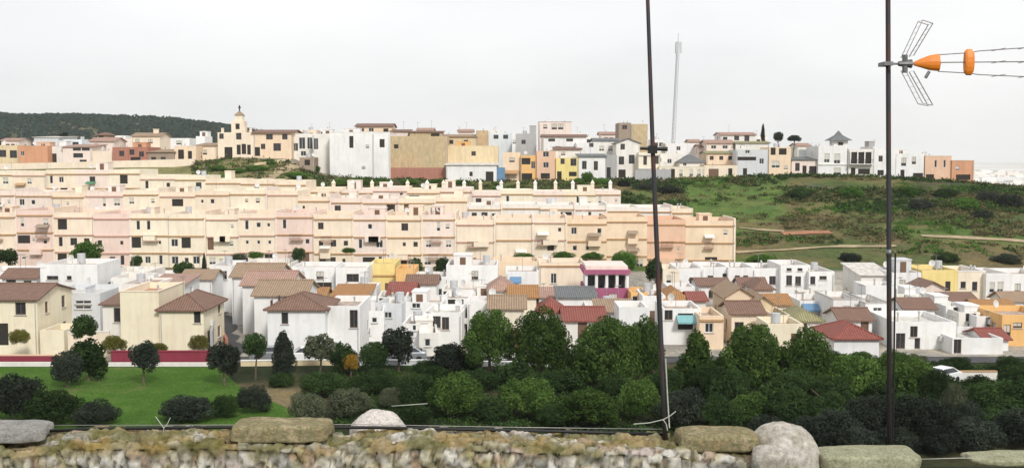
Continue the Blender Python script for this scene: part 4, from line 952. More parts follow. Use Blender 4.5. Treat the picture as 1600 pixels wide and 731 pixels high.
# green netting along the foot of the white block / ochre wall, and garden walls
def wall_run(label, pts, h, mat, t=.25, cat='wall', name='garden_wall', cap=None, base=None):
    q = MB(); c0 = Vector(pts[0])
    zs = [ground(p[0], p[1]) for p in pts]
    for i, ((a, b)) in enumerate(zip(pts, pts[1:])):
        A = Vector(a); B = Vector(b); d = (B - A).normalized(); n = Vector((-d.y, d.x)) * t / 2
        for nn, mi in ((1, 0),):
            c = [A - n, B - n, B + n, A + n]; z = [zs[i], zs[i + 1], zs[i + 1], zs[i]]
            lo = [(v.x - c0.x, v.y - c0.y, zz - .5) for v, zz in zip(c, z)]; hi = [(v.x - c0.x, v.y - c0.y, zz + h) for v, zz in zip(c, z)]
            q.face(list(reversed(lo))); q.face(hi)
            for k in range(4): q.face([lo[k], lo[(k + 1) % 4], hi[(k + 1) % 4], hi[k]])
    o = q.build(name, mat, None, (c0.x, c0.y, 0))
    tag(o, label, cat)
    if cap:
        q = MB()
        for i, ((a, b)) in enumerate(zip(pts, pts[1:])):
            A = Vector(a); B = Vector(b); d = (B - A).normalized(); n = Vector((-d.y, d.x)) * (t / 2 + .05)
            c = [A - n, B - n, B + n, A + n]; z = [zs[i], zs[i + 1], zs[i + 1], zs[i]]
            lo = [(v.x - c0.x, v.y - c0.y, zz + h + .003) for v, zz in zip(c, z)]; hi = [(v.x - c0.x, v.y - c0.y, zz + h + .1) for v, zz in zip(c, z)]
            q.face(list(reversed(lo))); q.face(hi)
            for k in range(4): q.face([lo[k], lo[(k + 1) % 4], hi[(k + 1) % 4], hi[k]])
        q.build('coping', cap, o)
    return o
def wx(px, Y): return (px - 800) / F * Y
wall_run('grey retaining wall under the long cream village front', [(wx(992, 240), 240), (wx(1048, 240.5), 240.5)], 2.2, 'grey', name='retaining_wall')
wall_run('low white garden wall on the hill below the church', [(wx(398, 236), 236), (wx(446, 240), 240)], .7, 'sand')
wall_run('long cream garden wall between the top terrace and the village at left', [(wx(-30, 239), 239), (wx(120, 239.5), 239.5), (wx(305, 239), 239)], 1.3, 'cream')
# front boundary walls at the head of the lawn
wall_run('rose-red boundary wall at the left end of the lawn', [(wx(-60, 108), 108), (wx(100, 108), 108)], .95, 'rosewall', .3, name='boundary_wall', cap='salmon')
wall_run('rose-red boundary wall below the big cream house', [(wx(168, 108), 108), (wx(322, 108), 108)], 1.35, 'rosewall', .3, name='boundary_wall', cap='rosewall')
wall_run('whitewashed kerb wall in front of the left red wall', [(wx(-60, 107.4), 107.4), (wx(104, 107.4), 107.4)], .42, 'offwhite', .3, name='low_wall')
wall_run('whitewashed kerb wall in front of the middle red wall', [(wx(163, 107.4), 107.4), (wx(326, 107.4), 107.4)], .38, 'offwhite', .3, name='low_wall')
wall_run('low pale street parapet behind the small park trees', [(wx(372, 107.5), 107.5), (wx(520, 108), 108)], .5, 'sand', .3, name='low_wall', cap='offwhite')
wall_run('low white street parapet in front of the middle white cubes', [(wx(560, 108), 108), (wx(720, 108), 108)], .45, 'greywhite', .3, name='low_wall', cap='white')
wall_run('low white street parapet showing between the central pines', [(wx(740, 107.6), 107.6), (wx(900, 107), 107)], .4, 'greywhite', .3, name='low_wall', cap='white')
wall_run('cream garden wall under the grey-white panelled block', [(wx(100, 112), 112), (wx(166, 112.5), 112.5)], 2.6, 'cream', .25, name='garden_wall', cap='offwhite')
wall_run('pale ramp wall climbing the street beside the cream house', [(wx(326, 110.5), 110.5), (wx(330, 118), 118), (wx(323, 134), 134)], 3.0, 'grey', .25, name='garden_wall')
wall_run('brown stone terrace wall left of the street row', [(wx(350, 117), 117), (wx(338, 128), 128), (wx(330, 140), 140)], 1.2, 'brick', .3, name='terrace_wall')
wall_run('short pale garden wall with tan coping in the right-hand trees', [(wx(1500, 100), 100), (wx(1566, 100), 100)], .9, 'offwhite', .25, name='garden_wall', cap='trim_tan')

# lattice tower on the skyline
tp = P(1051, 226, 300); top_ = P(1060, 52, 300)
tw = thing('radio_tower', 'tall thin grey radio tower leaning slightly on the skyline', 'radio tower', (tp.x, 300, tp.z - 4))
Ht = top_.z - tp.z + 4; lean = top_.x - tp.x
q = MB()
n = 26; legs = []
for k in range(3):
    a = 2 * math.pi * k / 3 + .4
    legs.append([(lean * i / n + math.cos(a) * (.55 - .12 * i / n), math.sin(a) * (.55 - .12 * i / n), Ht * i / n * .93) for i in range(n + 1)])
    q.tube(legs[-1], .075, 5)
tl = q.build('mast_legs', 'pylon_grey', tw)
q = MB()
for i in range(n):
    for k in range(3):
        q.tube([legs[k][i], legs[(k + 1) % 3][i + 1]], .07, 4); q.tube([legs[k][i + 1], legs[(k + 1) % 3][i + 1]], .06, 4)
q.build('lattice', 'pylon_grey', tw)
q = MB(); q.tube([(lean * .93, 0, Ht * .93), (lean, 0, Ht)], .09, 5); q.build('top_spike', 'pylon_grey', tw)
for k in range(3):
    a = k * 2.1; q = MB(); x, y = lean * .9 + math.cos(a) * .85, math.sin(a) * .85
    q.box(x - .18, x + .18, y - .12, y + .12, Ht * .84, Ht * .93); q.build('antenna_panel', 'pylon_grey', tw)

# ------------------------------------------------------------------ terrain
def axis(lo, hi, step, far_lo, far_hi):
    a = list(np.arange(lo, hi + .01, step)); s = step
    x = hi
    while x < far_hi: s *= 1.13; x += s; a.append(x)
    s = step; x = lo
    while x > far_lo: s *= 1.13; x -= s; a.insert(0, x)
    return a
xs = axis(-150, 150, 1.6, -9000, 9000); ys = axis(-6, 330, 1.6, -60, 16000)
V_ = [(x, y, ground(x, y)) for y in ys for x in xs]
nx = len(xs)
Fc = [(j * nx + i, j * nx + i + 1, (j + 1) * nx + i + 1, (j + 1) * nx + i) for j in range(len(ys) - 1) for i in range(nx - 1)]
me = bpy.data.meshes.new('ground'); me.from_pydata(V_, [], Fc); me.update()
me.polygons.foreach_set('use_smooth', [True] * len(me.polygons))
me.materials.append(M['terrain'])
ca = me.color_attributes.new('tone', 'FLOAT_COLOR', 'POINT')
def mixt(a, b, t): return tuple(p + (q - p) * t for p, q in zip(a, b))
cols = []
for x, y, z in V_:
    n1 = noise.fractal(Vector((x * .045, y * .07, 2)), 1, 2, 4); n2 = noise.fractal(Vector((x * .02, y * .05, 9)), 1, 2, 3)
    if y < 110:
        px = 800 + x / max(y, 1) * F
        c = mixt((.028, .038, .016), (.07, .065, .035), sm(-.2, .5, n1))
        if 355 < px < 470: c = mixt(c, (.24, .19, .11), .75 * sm(-.15, .25, n1))
    elif y < 172: c = mixt((.30, .28, .25), (.42, .39, .34), sm(-.3, .3, n1))
    elif y < 260:
        px = 800 + x / y * F
        c = mixt((.08, .11, .038), (.16, .13, .065), sm(-.3, .25, n1 + .06 + .25 * noise.noise(Vector((x * .012, y * .22, 5)))))
        c = mixt(c, (.075, .145, .032), sm(.0, .35, n2) * .7 * (1 if px < 1230 or y < 200 else .3))
        if 1200 < px < 1500 and y > 215: c = mixt(c, (.10, .095, .10), .6 * sm(0, .2, -n2))
        if 1060 < px < 1230 and y > 205: c = mixt(c, (.085, .18, .034), .5)
        if px > 1420: c = mixt(c, (.045, .06, .035), .6 * sm(208, 218, y))
        if px < 520 and y > 228: c = mixt(c, (.27, .23, .12), .6 * sm(-.2, .3, n2))
        if y > 242: c = mixt(c, (.36, .32, .27), .7)
    elif y < 380: c = mixt((.33, .30, .25), (.42, .38, .32), sm(-.3, .3, n1))
    elif y < 1500: c = mixt((.10, .12, .06), (.20, .18, .10), sm(-.3, .3, noise.noise(Vector((x * .01, y * .006, 3)))))
    else:
        k = noise.noise(Vector((x * .0009, y * .0016, 3))) ; k2 = noise.noise(Vector((x * .004, y * .004, 8)))
        c = mixt((.52, .51, .47), (.74, .73, .70), sm(-.3, .3, k)); c = mixt(c, (.16, .17, .12), .7 * sm(.2, .4, k2))
    cols += [*c, 1]
ca.data.foreach_set('color', cols)
tag(link('ground', me), None, None, kind='structure')
def sheet(name, outline_px=None, pts=None, mat='lawn', lift=.05, res=1.5, kind='structure'):
    """a sheet draped over the ground inside a polygon given in metres"""
    poly = pts
    x0, x1 = min(p[0] for p in poly), max(p[0] for p in poly); y0, y1 = min(p[1] for p in poly), max(p[1] for p in poly)
    nxx = max(2, int((x1 - x0) / res)); nyy = max(2, int((y1 - y0) / res))
    def xr(y):
        hit = []
        for (a, b), (c, d) in zip(poly, poly[1:] + poly[:1]):
            if (b <= y < d) or (d <= y < b): hit.append(a + (c - a) * (y - b) / (d - b))
        return (min(hit), max(hit)) if len(hit) >= 2 else None
    v = []; rows = []
    for j in range(nyy + 1):
        y = y0 + (y1 - y0) * (.001 + .998 * j / nyy); r = xr(y)
        if not r: continue
        rows.append(len(v))
        for i in range(nxx + 1):
            x = r[0] + (r[1] - r[0]) * i / nxx; v.append((x, y, ground(x, y) + lift))
    f = [(a + i, a + i + 1, b + i + 1, b + i) for a, b in zip(rows, rows[1:]) for i in range(nxx)]
    me = bpy.data.meshes.new(name); me.from_pydata(v, [], f); me.materials.append(M[mat]); me.polygons.foreach_set('use_smooth', [True] * len(f)); me.update()
    return tag(link(name, me), None, None, kind=kind)
PATHPTS = []
def ribbon(name, pts, w, mat, lift=.08, res=2.0):
    P_ = []
    for (a, b) in zip(pts, pts[1:]):
        A, B = Vector(a), Vector(b); n = max(1, int((B - A).length / res))
        P_ += [A.lerp(B, i / n) for i in range(n)]
    P_.append(Vector(pts[-1])); v = []
    if pts[0][1] > 170: PATHPTS.extend([tuple(p_) for p_ in P_])
    for i, p in enumerate(P_):
        d = (P_[min(i + 1, len(P_) - 1)] - P_[max(0, i - 1)]).normalized(); nrm = Vector((-d.y, d.x))
        ww = w * (.9 + .8 * noise.noise(Vector((p.x * .25, p.y * .25, 0)))); p = p + nrm * .5 * noise.noise(Vector((p.x * .12, 7, 0)))
        for s in (-1, -.33, .33, 1):
            q = p + nrm * ww / 2 * s; v.append((q.x, q.y, ground(q.x, q.y) + lift))
    f = [(i * 4 + k, (i + 1) * 4 + k, (i + 1) * 4 + k + 1, i * 4 + k + 1) for i in range(len(P_) - 1) for k in range(3)]
    me = bpy.data.meshes.new(name); me.from_pydata(v, [], f); me.materials.append(M[mat]); me.update()
    return tag(link(name, me), None, None, kind='structure')
sheet('lawn', pts=[(wx(-90, 80), 80), (wx(470, 80), 80), (wx(455, 88), 88), (wx(372, 97), 97), (wx(335, 106.8), 106.8), (wx(-60, 106.8), 106.8)], mat='lawn')
sheet('road', pts=[(wx(330, 109), 109), (wx(1900, 109), 109), (wx(1900, 112.5), 112.5), (wx(326, 112.5), 112.5)], mat='asphalt')
ribbon('street', [(wx(345, 111), 111), (wx(338, 125), 125), (wx(318, 150), 150)], 5, 'asphalt', .11)
def gy(px, py, lo=180, hi=242):
    """where the slope is met by the sight line through this photo position"""
    for i in range(600):
        y = lo + (hi - lo) * i / 600; p = P(px, py, y)
        if ground(p.x, y) >= p.z: return (p.x, y)
    return (P(px, py, hi).x, hi)
ribbon('path', [gy(1150, 396), gy(1200, 392), gy(1260, 389), gy(1320, 386), gy(1400, 385)], 1.3, 'path_earth', .16, 1)
ribbon('path', [gy(1440, 370), gy(1490, 371), gy(1540, 374), gy(1600, 378), gy(1680, 386)], 1.7, 'path_earth', .16, 1)
ribbon('path', [gy(1222, 366), gy(1255, 365), gy(1298, 364)], 2.4, 'red_earth', .16, 1)
ribbon('path', [gy(1155, 357), gy(1225, 362)], 1.0, 'path_earth', .16, 1)
ribbon('path', [gy(415, 282), gy(432, 270), gy(455, 262), gy(470, 258)], 2.0, 'path_earth', .16, 1)
# ------------------------------------------------------------------ foliage
def leaf_mesh(name, lobes, n, size, mat, flat=0.0, seed=0, jag=.0):
    """leaf quads on and just inside a set of lobes (x,y,z,r); unit crown, uneven outline"""
    r = np.random.default_rng(seed)
    w = np.array([l[3] ** 2 for l in lobes]); idx = r.choice(len(lobes), n, p=w / w.sum())
    L = np.array(lobes)[idx]
    d = r.normal(size=(n, 3)); d /= np.linalg.norm(d, axis=1)[:, None]
    rad = L[:, 3] * (1 - .45 * r.random(n) ** 1.8) * (1 + jag * r.normal(size=n))
    c = L[:, :3] + d * rad[:, None]
    nrm = d + .75 * r.normal(size=(n, 3)); nrm /= np.linalg.norm(nrm, axis=1)[:, None]
    a = np.cross(nrm, r.normal(size=(n, 3))); a /= np.linalg.norm(a, axis=1)[:, None]; b = np.cross(nrm, a)
    s = size * (.6 + .8 * r.random(n))
    a *= s[:, None]; b *= (s * (.35 + .35 * r.random(n)))[:, None]
    v = np.stack([c - a, c + b * .9, c + a, c - b * .9], 1).reshape(-1, 3)
    me = bpy.data.meshes.new(name); me.vertices.add(4 * n); me.loops.add(4 * n); me.polygons.add(n)
    me.vertices.foreach_set('co', v.ravel()); me.loops.foreach_set('vertex_index', np.arange(4 * n)); me.polygons.foreach_set('loop_start', np.arange(n) * 4)
    me.materials.append(M[mat]); me.update(calc_edges=True); me.validate(); return me
def lobes_ball(k, r0, r1, zmin=-.6, squash=1, seed=0, cone=0, spread=.62):
    r = random.Random(seed); out = [(0, 0, 0, .5)]
    for i in range(k):
        z = 1 - 2 * (i + .5) / k; t = i * 2.399963; q = math.sqrt(1 - z * z)
        if z < zmin: continue
        rr = spread * r.uniform(.82, 1.15); wd = 1 - cone * (z * .5 + .5)
        out.append((math.cos(t) * q * rr * wd, math.sin(t) * q * rr * wd, z * rr * squash, r.uniform(r0, r1) * (1 - cone * .35 * (z + 1) / 2)))
    return out
CR = {}
for i in range(4): CR['pine', i] = leaf_mesh('crown', lobes_ball(40, .17, .36, -.6, seed=i, spread=.70), 14000, .042, 'leaf_pine', seed=i)
for i in range(2): CR['cone', i] = leaf_mesh('crown', lobes_ball(30, .22, .36, -.9, 1.1, seed=i + 9, cone=.75), 9000, .050, 'leaf_pine', seed=i + 20)
for i in range(3): CR['tree', i] = leaf_mesh('crown', lobes_ball(20, .20, .42, -.7, seed=i + 30, spread=.6), 4200, .075, 'leaf_dark', seed=i + 30, jag=.06)
for i in range(3): CR['olive', i] = leaf_mesh('crown', lobes_ball(22, .18, .36, -.6, seed=i + 50, spread=.66), 4200, .07, 'leaf_olive', seed=i + 50, jag=.10)
for i in range(4): CR['bush', i] = leaf_mesh('shrub', lobes_ball(30, .16, .40, -.45, .85, seed=i + 70, spread=.68), 9000, .045, 'leaf_dark', seed=i + 70, jag=.06)
def limb_mesh(k, crown_r, h, r0, seed):
    rr = random.Random(seed); q = MB()
    pts = [(0, 0, -.4)]
    x = y = 0
    for i in range(1, 6):
        x += rr.uniform(-.1, .1) * h / 4; y += rr.uniform(-.1, .1) * h / 4
        pts.append((x, y, h * i / 5))
    q.tube(pts, [r0 * (1.25 - .13 * i) for i in range(6)], 8)
    for i in range(k):
        a = i * 2.4 + rr.uniform(-.4, .4); z0 = h * rr.uniform(.62, 1.0); rad = crown_r * rr.uniform(.5, .8)
        p0 = (x * z0 / h, y * z0 / h, z0)
        q.tube([p0, (x + math.cos(a) * rad * .45, y + math.sin(a) * rad * .45, z0 + rad * .35), (x + math.cos(a) * rad, y + math.sin(a) * rad, z0 + rad * .75)], [r0 * .5, r0 * .33, r0 * .12], 5)
    return q.mesh('trunk', ['bark'])
def crown_obj(name, kind, i, mat, parent, loc, scale):
    o = link(name, CR[kind, i % len([k for k in CR if k[0] == kind])], parent, loc, random.uniform(0, 6.28))
    o.scale = scale
    o.material_slots[0].link = 'OBJECT'; o.material_slots[0].material = M[mat]
    return o
TN = [0]
TRUNK = {}
def tree(label, px, py, rx, ry, Y, kind='pine', mat='leaf_pine', name='pine_tree', cat='tree', group=None, extra=None, gz=None, tr=.16):
    c = P(px, py, Y); k = F / Y; g = ground(c.x, Y) if gz is None else gz
    TN[0] += 1
    t = thing(name, label, cat, (c.x, Y, g), 0, group)
    RX, RY = rx / k, ry / k
    th = max(.6, c.z - g - RY * .35)
    me = limb_mesh(7, RX * .85, th, tr, TN[0])
    link('trunk', me, t)
    crown_obj('crown', kind, TN[0], mat, t, (0, 0, c.z - g), (RX * 1.04, RX * random.uniform(.95, 1.1), RY * 1.06))
    for e in extra or ():
        ex, ey, er, ery = e
        cc = P(ex, ey, Y); crown_obj('crown', kind, TN[0] + 1, mat, t, (cc.x - c.x, .3, cc.z - g), (er / k, er / k, ery / k))
    return t
def shrub(label, px, py, rx, ry, Y, mat='leaf_dark', name='shrub', group='shrubs on the near slope', kind='bush'):
    if Y < 97: Y = max(74.5, min(Y, 20.4 * F / (py + ry * .8 - 247)))
    c = P(px, py, Y); k = F / Y; TN[0] += 1
    g = ground(c.x, Y); ry_m = ry / k
    zc = min(c.z, g + ry_m * .9) if c.z - g > ry_m * 1.3 else c.z
    o = link(name, CR[kind, TN[0] % len([q for q in CR if q[0] == kind])], None, (c.x, Y, c.z), random.uniform(0, 6.28))
    o.scale = (rx / k * 1.05, rx / k * random.uniform(.9, 1.1), max(ry / k * 1.05, 0)); o.material_slots[0].link = 'OBJECT'; o.material_slots[0].material = M[mat]
    return tag(o, label, 'shrub', group)
pines = 'round pines in front of the lower town'
for lb, *a in [
    ('round bright pine left of the gap in the centre', 765, 532, 44, 52, 101), ('round pine just left of the white wall gap', 846, 540, 46, 56, 99),
    ('broadest round pine left of the left pole', 948, 552, 58, 62, 98), ('pine crown pressed against the left side of the left pole', 1003, 552, 36, 56, 100),
    ('round tall pine below the peach gable house', 1176, 560, 50, 58, 98), ('round pine under the mustard roofed house', 1258, 574, 52, 56, 97),
    ('dark round pine left of the right mast below the crimson roof', 1332, 602, 50, 52, 95), ('dark pine directly right of the right mast', 1425, 606, 46, 46, 96),
    ('pine behind the mast with flat dull crown', 1385, 590, 34, 40, 99)]:
    tree(lb, *a, group=pines)
tree('conical pine with pointed top right of the left pole', 1088, 580, 50, 76, 97, 'cone', group=pines)
park = 'small trees of the park lawn'
tree('tall dark tree with split double crown on the lawn', 138, 562, 34, 36, 100, 'tree', 'leaf_dark', 'park_tree', group=park, extra=[(130, 512, 24, 24)], tr=.12)
tree('short dark tree left of the split-crowned tree', 104, 575, 25, 32, 97, 'tree', 'leaf_slate', 'park_tree', group=park, tr=.1)
tree('small round tree standing alone in the middle of the lawn', 224, 556, 25, 28, 98, 'tree', 'leaf_slate', 'park_tree', group=park, tr=.09)
tree('small dark tree at the right end of the rose-red wall', 350, 562, 28, 32, 98, 'tree', 'leaf_slate', 'park_tree', group=park, tr=.1)
tree('little tree on thin trunk in front of the pale parapet', 398, 540, 20, 24, 101, 'tree', 'leaf_dark', 'park_tree', group=park, tr=.09)
tree('tall dark tree in front of the nearest street row house', 443, 552, 27, 42, 100, 'cone', 'leaf_slate', 'park_tree', group=park, tr=.12)
tree('olive toned tree right of the tall dark tree', 500, 546, 30, 26, 103, 'olive', 'leaf_olive', 'olive_tree', group=park, tr=.1)
tree('olive toned tree below the white wing end', 535, 558, 24, 26, 103, 'olive', 'leaf_dark', 'olive_tree', group=park, tr=.1)
tree('small yellow autumn tree near the white wing', 548, 566, 13, 16, 102, 'olive', 'leaf_autumn', 'autumn_tree', group=park, tr=.07)
tree('dark shaggy tree before the middle white cubes', 622, 540, 32, 32, 104, 'tree', 'leaf_slate', 'park_tree', group=park, tr=.12)
tree('dark green tree left of the shaggy tree', 584, 556, 24, 26, 103, 'tree', 'leaf_dark', 'park_tree', group=park, tr=.1)
tree('dark low tree left of the first bright pine', 700, 556, 30, 26, 103, 'tree', 'leaf_slate', 'park_tree', group=park, tr=.12)
g2 = 'trees among the houses of the lower town'
tree('dark bushy tree at the left frame edge under the terrace', 12, 402, 22, 15, 168, 'tree', 'leaf_dark', 'town_tree', group=g2)
tree('tall green tree rising beside the white upper block', 134, 398, 28, 24, 143, 'tree', 'leaf_green', 'town_tree', group=g2, extra=[(152, 425, 14, 26)])
tree('small dark tree under the terrace right of the tall green tree', 213, 408, 11, 11, 160, 'tree', 'leaf_dark', 'town_tree', group=g2)
tree('dark tree behind the rosy shed roof', 287, 424, 18, 18, 148, 'tree', 'leaf_dark', 'town_tree', group=g2)
tree('narrow dark cypress left of the street row', 319, 420, 7, 26, 150, 'cone', 'leaf_slate', 'cypress_tree', group=g2)
tree('grey-green little tree under the pink terrace', 372, 405, 15, 11, 166, 'olive', 'leaf_olive', 'town_tree', group=g2)
tree('dark tree under the terrace behind the long white house', 466, 399, 13, 14, 166, 'tree', 'leaf_dark', 'town_tree', group=g2)
tree('dark curved tree right of the small orange house', 650, 416, 11, 16, 160, 'tree', 'leaf_dark', 'town_tree', group=g2)
tree('dark tree left of the tall central white house', 691, 416, 14, 18, 158, 'tree', 'leaf_dark', 'town_tree', group=g2)
tree('round green tree behind the magenta house', 974, 410, 22, 18, 156, 'pine', 'leaf_green', 'town_tree', group=g2)
tree('dark tree directly behind the left pole', 1022, 424, 15, 24, 152, 'tree', 'leaf_dark', 'town_tree', group=g2)
for lb, *a in [('low green hedge under the terrace, left of three', 818, 402, 19, 7, 172), ('low green hedge under the terrace, middle of three', 880, 400, 17, 9, 172), ('low green hedge under the terrace, right of three', 925, 401, 18, 9, 172),
               ('pale bush at the terrace foot above the street row', 400, 400, 13, 8, 172), ('dark bush at the terrace foot below the pink block', 545, 392, 12, 6, 174)]:
    shrub(lb, *a, 'leaf_green', group='bushes at the foot of the terrace')
for lb, *a in [('round yellow-green garden shrub by the cream house at far left', 31, 527, 17, 16, 109.5), ('garden shrub behind the split-crowned tree', 178, 538, 20, 18, 109.5), ('wide garden shrub below the plain cream wall', 243, 546, 22, 12, 109.5), ('yellow-green garden shrub at the cream house corner', 311, 537, 16, 17, 109.5)]:
    shrub(lb, *a, 'leaf_citrus', name='garden_shrub', group='garden shrubs behind the red walls')
for i, (lb, x, y, rx, ry, Y, mt) in enumerate([
    ('dark grey-green bush filling the bottom left corner', 18, 622, 50, 46, 88, 'leaf_slate'), ('dark bush second from the left along the wall', 84, 636, 48, 34, 87, 'leaf_dark'),
    ('low dark bush at the left edge of the open lawn', 146, 648, 36, 24, 86, 'leaf_slate'), ('wide low dark bush in the middle of the lawn foot', 292, 640, 46, 25, 88, 'leaf_slate'),
    ('small dark bush right of the low wide bush', 352, 636, 24, 24, 89, 'leaf_dark'), ('round dark bush at the lawn corner', 395, 624, 28, 28, 91, 'leaf_slate'),
    ('grey-green oleander left of the pale dome stone', 480, 640, 32, 30, 87, 'leaf_olive'), ('pale olive bush just behind the pale dome stone', 545, 632, 36, 30, 88, 'leaf_olive'),
    ('dark bush under the low white parapet left of centre', 505, 600, 40, 24, 95, 'leaf_dark'), ('dark bush under the shaggy tree', 590, 598, 40, 26, 95, 'leaf_dark'),
    ('green bush below the middle parapet', 650, 612, 38, 32, 92, 'leaf_dark'), ('bright green mound bush below the first pine', 712, 620, 50, 42, 89, 'leaf_pine'),
    ('dull green bush left of centre bottom', 640, 648, 34, 26, 86, 'leaf_dark'), ('green mound bush under the gap between pines', 822, 622, 50, 40, 89, 'leaf_pine'),
    ('broad clipped-looking green bush in front of the broadest pine', 922, 640, 58, 36, 87, 'leaf_pine'), ('tall green bush left of the left pole foot', 998, 626, 38, 42, 88, 'leaf_pine'),
    ('green bush between the two big mound bushes', 868, 650, 34, 26, 86, 'leaf_dark'), ('very dark bush at the foot of the left pole', 1070, 640, 46, 42, 86, 'leaf_slate'),
    ('dark bush right of the left pole in deep shade', 1120, 650, 40, 36, 86, 'leaf_dark'), ('lighter green bush behind the mottled dome stone', 1172, 640, 42, 30, 85, 'leaf_pine'),
    ('dark bush right of the mottled dome stone', 1236, 640, 44, 42, 86, 'leaf_dark'), ('blackish round bush left of the mast foot', 1308, 668, 44, 36, 85, 'leaf_slate'),
    ('dark bush with reddish tint at the mast foot', 1360, 650, 42, 38, 87, 'leaf_slate'), ('large dark umbrella bush right of the mast', 1440, 660, 58, 46, 86, 'leaf_slate'),
    ('thin yellow-green bush in the right dark thicket', 1490, 630, 20, 40, 90, 'leaf_olive'), ('dark bush at bottom right above the slab', 1520, 680, 48, 34, 84, 'leaf_slate'),
    ('large dark tree-like bush at the right frame edge', 1560, 630, 56, 42, 90, 'leaf_dark'), ('dark bush at the right frame corner', 1600, 670, 46, 40, 85, 'leaf_slate'),
    ('dark garden bush near the right street end', 1546, 582, 19, 15, 107, 'leaf_dark'), ('dark bush below the white corner block', 1468, 582, 26, 24, 103, 'leaf_dark'),
    ('green bush beneath the white corner block', 1400, 566, 30, 20, 104, 'leaf_pine'), ('dark shaggy bush below the narrow door pair', 1508, 586, 22, 16, 106, 'leaf_slate')]):
    shrub(lb, x, y, rx, ry, Y, mt)
for lb, *a in [
    ('dark leafy tree between the conical pine and the next round pine', 1132, 618, 34, 38, 92, 'tree', 'leaf_dark'), ('deep green tree in front of the pines, left of the mottled dome', 1214, 622, 40, 36, 91, 'tree', 'leaf_dark'),
    ('rounded dark tree above the blackish round bush', 1290, 640, 38, 34, 90, 'pine', 'leaf_dark'), ('dark tree crossing behind the mast at mid height', 1376, 636, 40, 34, 91, 'pine', 'leaf_dark'),
    ('dark green tree with lit top right of the mast', 1466, 612, 34, 38, 94, 'pine', 'leaf_dark'), ('wide dark tree under the white house with door pair', 1526, 624, 40, 36, 93, 'pine', 'leaf_dark'),
    ('dark tree touching the right frame edge below the orange house', 1594, 610, 40, 42, 95, 'pine', 'leaf_dark'), 
     
    ('dark round tree between the two first bright pines', 806, 584, 34, 26, 97, 'tree', 'leaf_dark'), ('dark tree under the broadest pine', 885, 598, 34, 26, 96, 'tree', 'leaf_dark')]:
    tree(lb, *a, name='park_tree', group='dark trees of the near thicket')
for lb, *a in [('dark bush left of the shaggy tree foot', 560, 604, 26, 20, 96, 'leaf_dark'),
    ('pale bush behind the short pale wire', 614, 622, 26, 20, 93, 'leaf_olive'),
    ('dark bush below the low dark tree', 676, 588, 30, 20, 96, 'leaf_dark'),
    ('dark bush at the foot of the first bright pine', 745, 594, 34, 22, 96, 'leaf_dark'),
    ('dark bush between the two mound bushes', 770, 640, 30, 24, 87, 'leaf_dark'),
    ('dark bush below the white wall gap', 850, 600, 32, 24, 94, 'leaf_dark'),
    ('dark bush beneath the broadest round pine', 960, 606, 34, 24, 93, 'leaf_dark'),
    ('dark bush directly behind the left pole base', 1040, 600, 28, 30, 93, 'leaf_dark'),
    ('dark bush right of the conical pine', 1110, 590, 30, 28, 94, 'leaf_dark'),
    ('dark bush under the peach gable pine', 1150, 600, 30, 26, 94, 'leaf_dark'),
    ('dark bush below the mustard house pine', 1240, 600, 32, 26, 94, 'leaf_dark'),
    ('dark bush left of the tree crossing the mast', 1300, 608, 32, 26, 93, 'leaf_dark'),
    ('blackish bush behind the top of the mottled dome', 1198, 670, 34, 26, 84, 'leaf_slate'),
    ('blackish bush behind the lichen slab end', 1262, 672, 36, 26, 85, 'leaf_slate'),
    ('blackish low bush just left of the mast foot', 1345, 690, 40, 26, 84, 'leaf_slate'),
    ('blackish low bush just right of the mast foot', 1400, 690, 40, 28, 84, 'leaf_slate'),
    ('blackish bush above the bottom right wire', 1468, 690, 36, 28, 84, 'leaf_slate'),
    ('black-green bush right of the thin yellow-green bush', 1508, 655, 36, 30, 88, 'leaf_slate'),
    ('dark bush above the umbrella bush', 1420, 636, 34, 26, 91, 'leaf_dark'),
    ('dark bush between the right corner bushes', 1560, 660, 38, 28, 87, 'leaf_dark'),
    ('dark bush cut by the right frame edge', 1600, 640, 36, 30, 90, 'leaf_dark'),
    ('dark shrub left of the white car', 1460, 586, 24, 18, 100, 'leaf_dark'),
    ('dark shrub before the short pale garden wall', 1530, 598, 22, 12, 98, 'leaf_slate'),
    ('dark shrub on the earth bank right of the lawn', 440, 596, 22, 18, 98, 'leaf_dark')]:
    shrub(lb, *a)
for lb, *a in [('dark shrub at the foot of the peach gable house', 1175, 566, 30, 18, 104.5, 'leaf_dark'),
    ('green shrub under the flat cream house', 1225, 560, 26, 18, 104.6, 'leaf_pine'),
    ('dark shrub left of the crimson roofed house front', 1300, 564, 30, 18, 104.4, 'leaf_dark'),
    ('green shrub before the crimson roofed house', 1345, 562, 26, 16, 104.7, 'leaf_pine'),
    ('grey-green shrub below the sharp corner block', 1430, 566, 24, 16, 104.5, 'leaf_olive'),
    ('dark shrub at the narrow door pair', 1495, 570, 24, 14, 104.6, 'leaf_dark'),
    ('dark shrub below the orange doorway house', 1580, 572, 26, 18, 104.4, 'leaf_dark'),
    ('dark shrub below the turquoise patio', 1130, 572, 26, 18, 104.5, 'leaf_dark'),
    ('dark shrub before the blank narrow white house', 668, 572, 22, 14, 104.5, 'leaf_dark'),
    ('dark shrub left of the first pine trunk', 735, 566, 26, 16, 104.6, 'leaf_dark'),
    ('green shrub in the gap between the pines', 880, 568, 26, 16, 104.5, 'leaf_pine')]:
    shrub(lb, *a, group='shrubs along the town street')
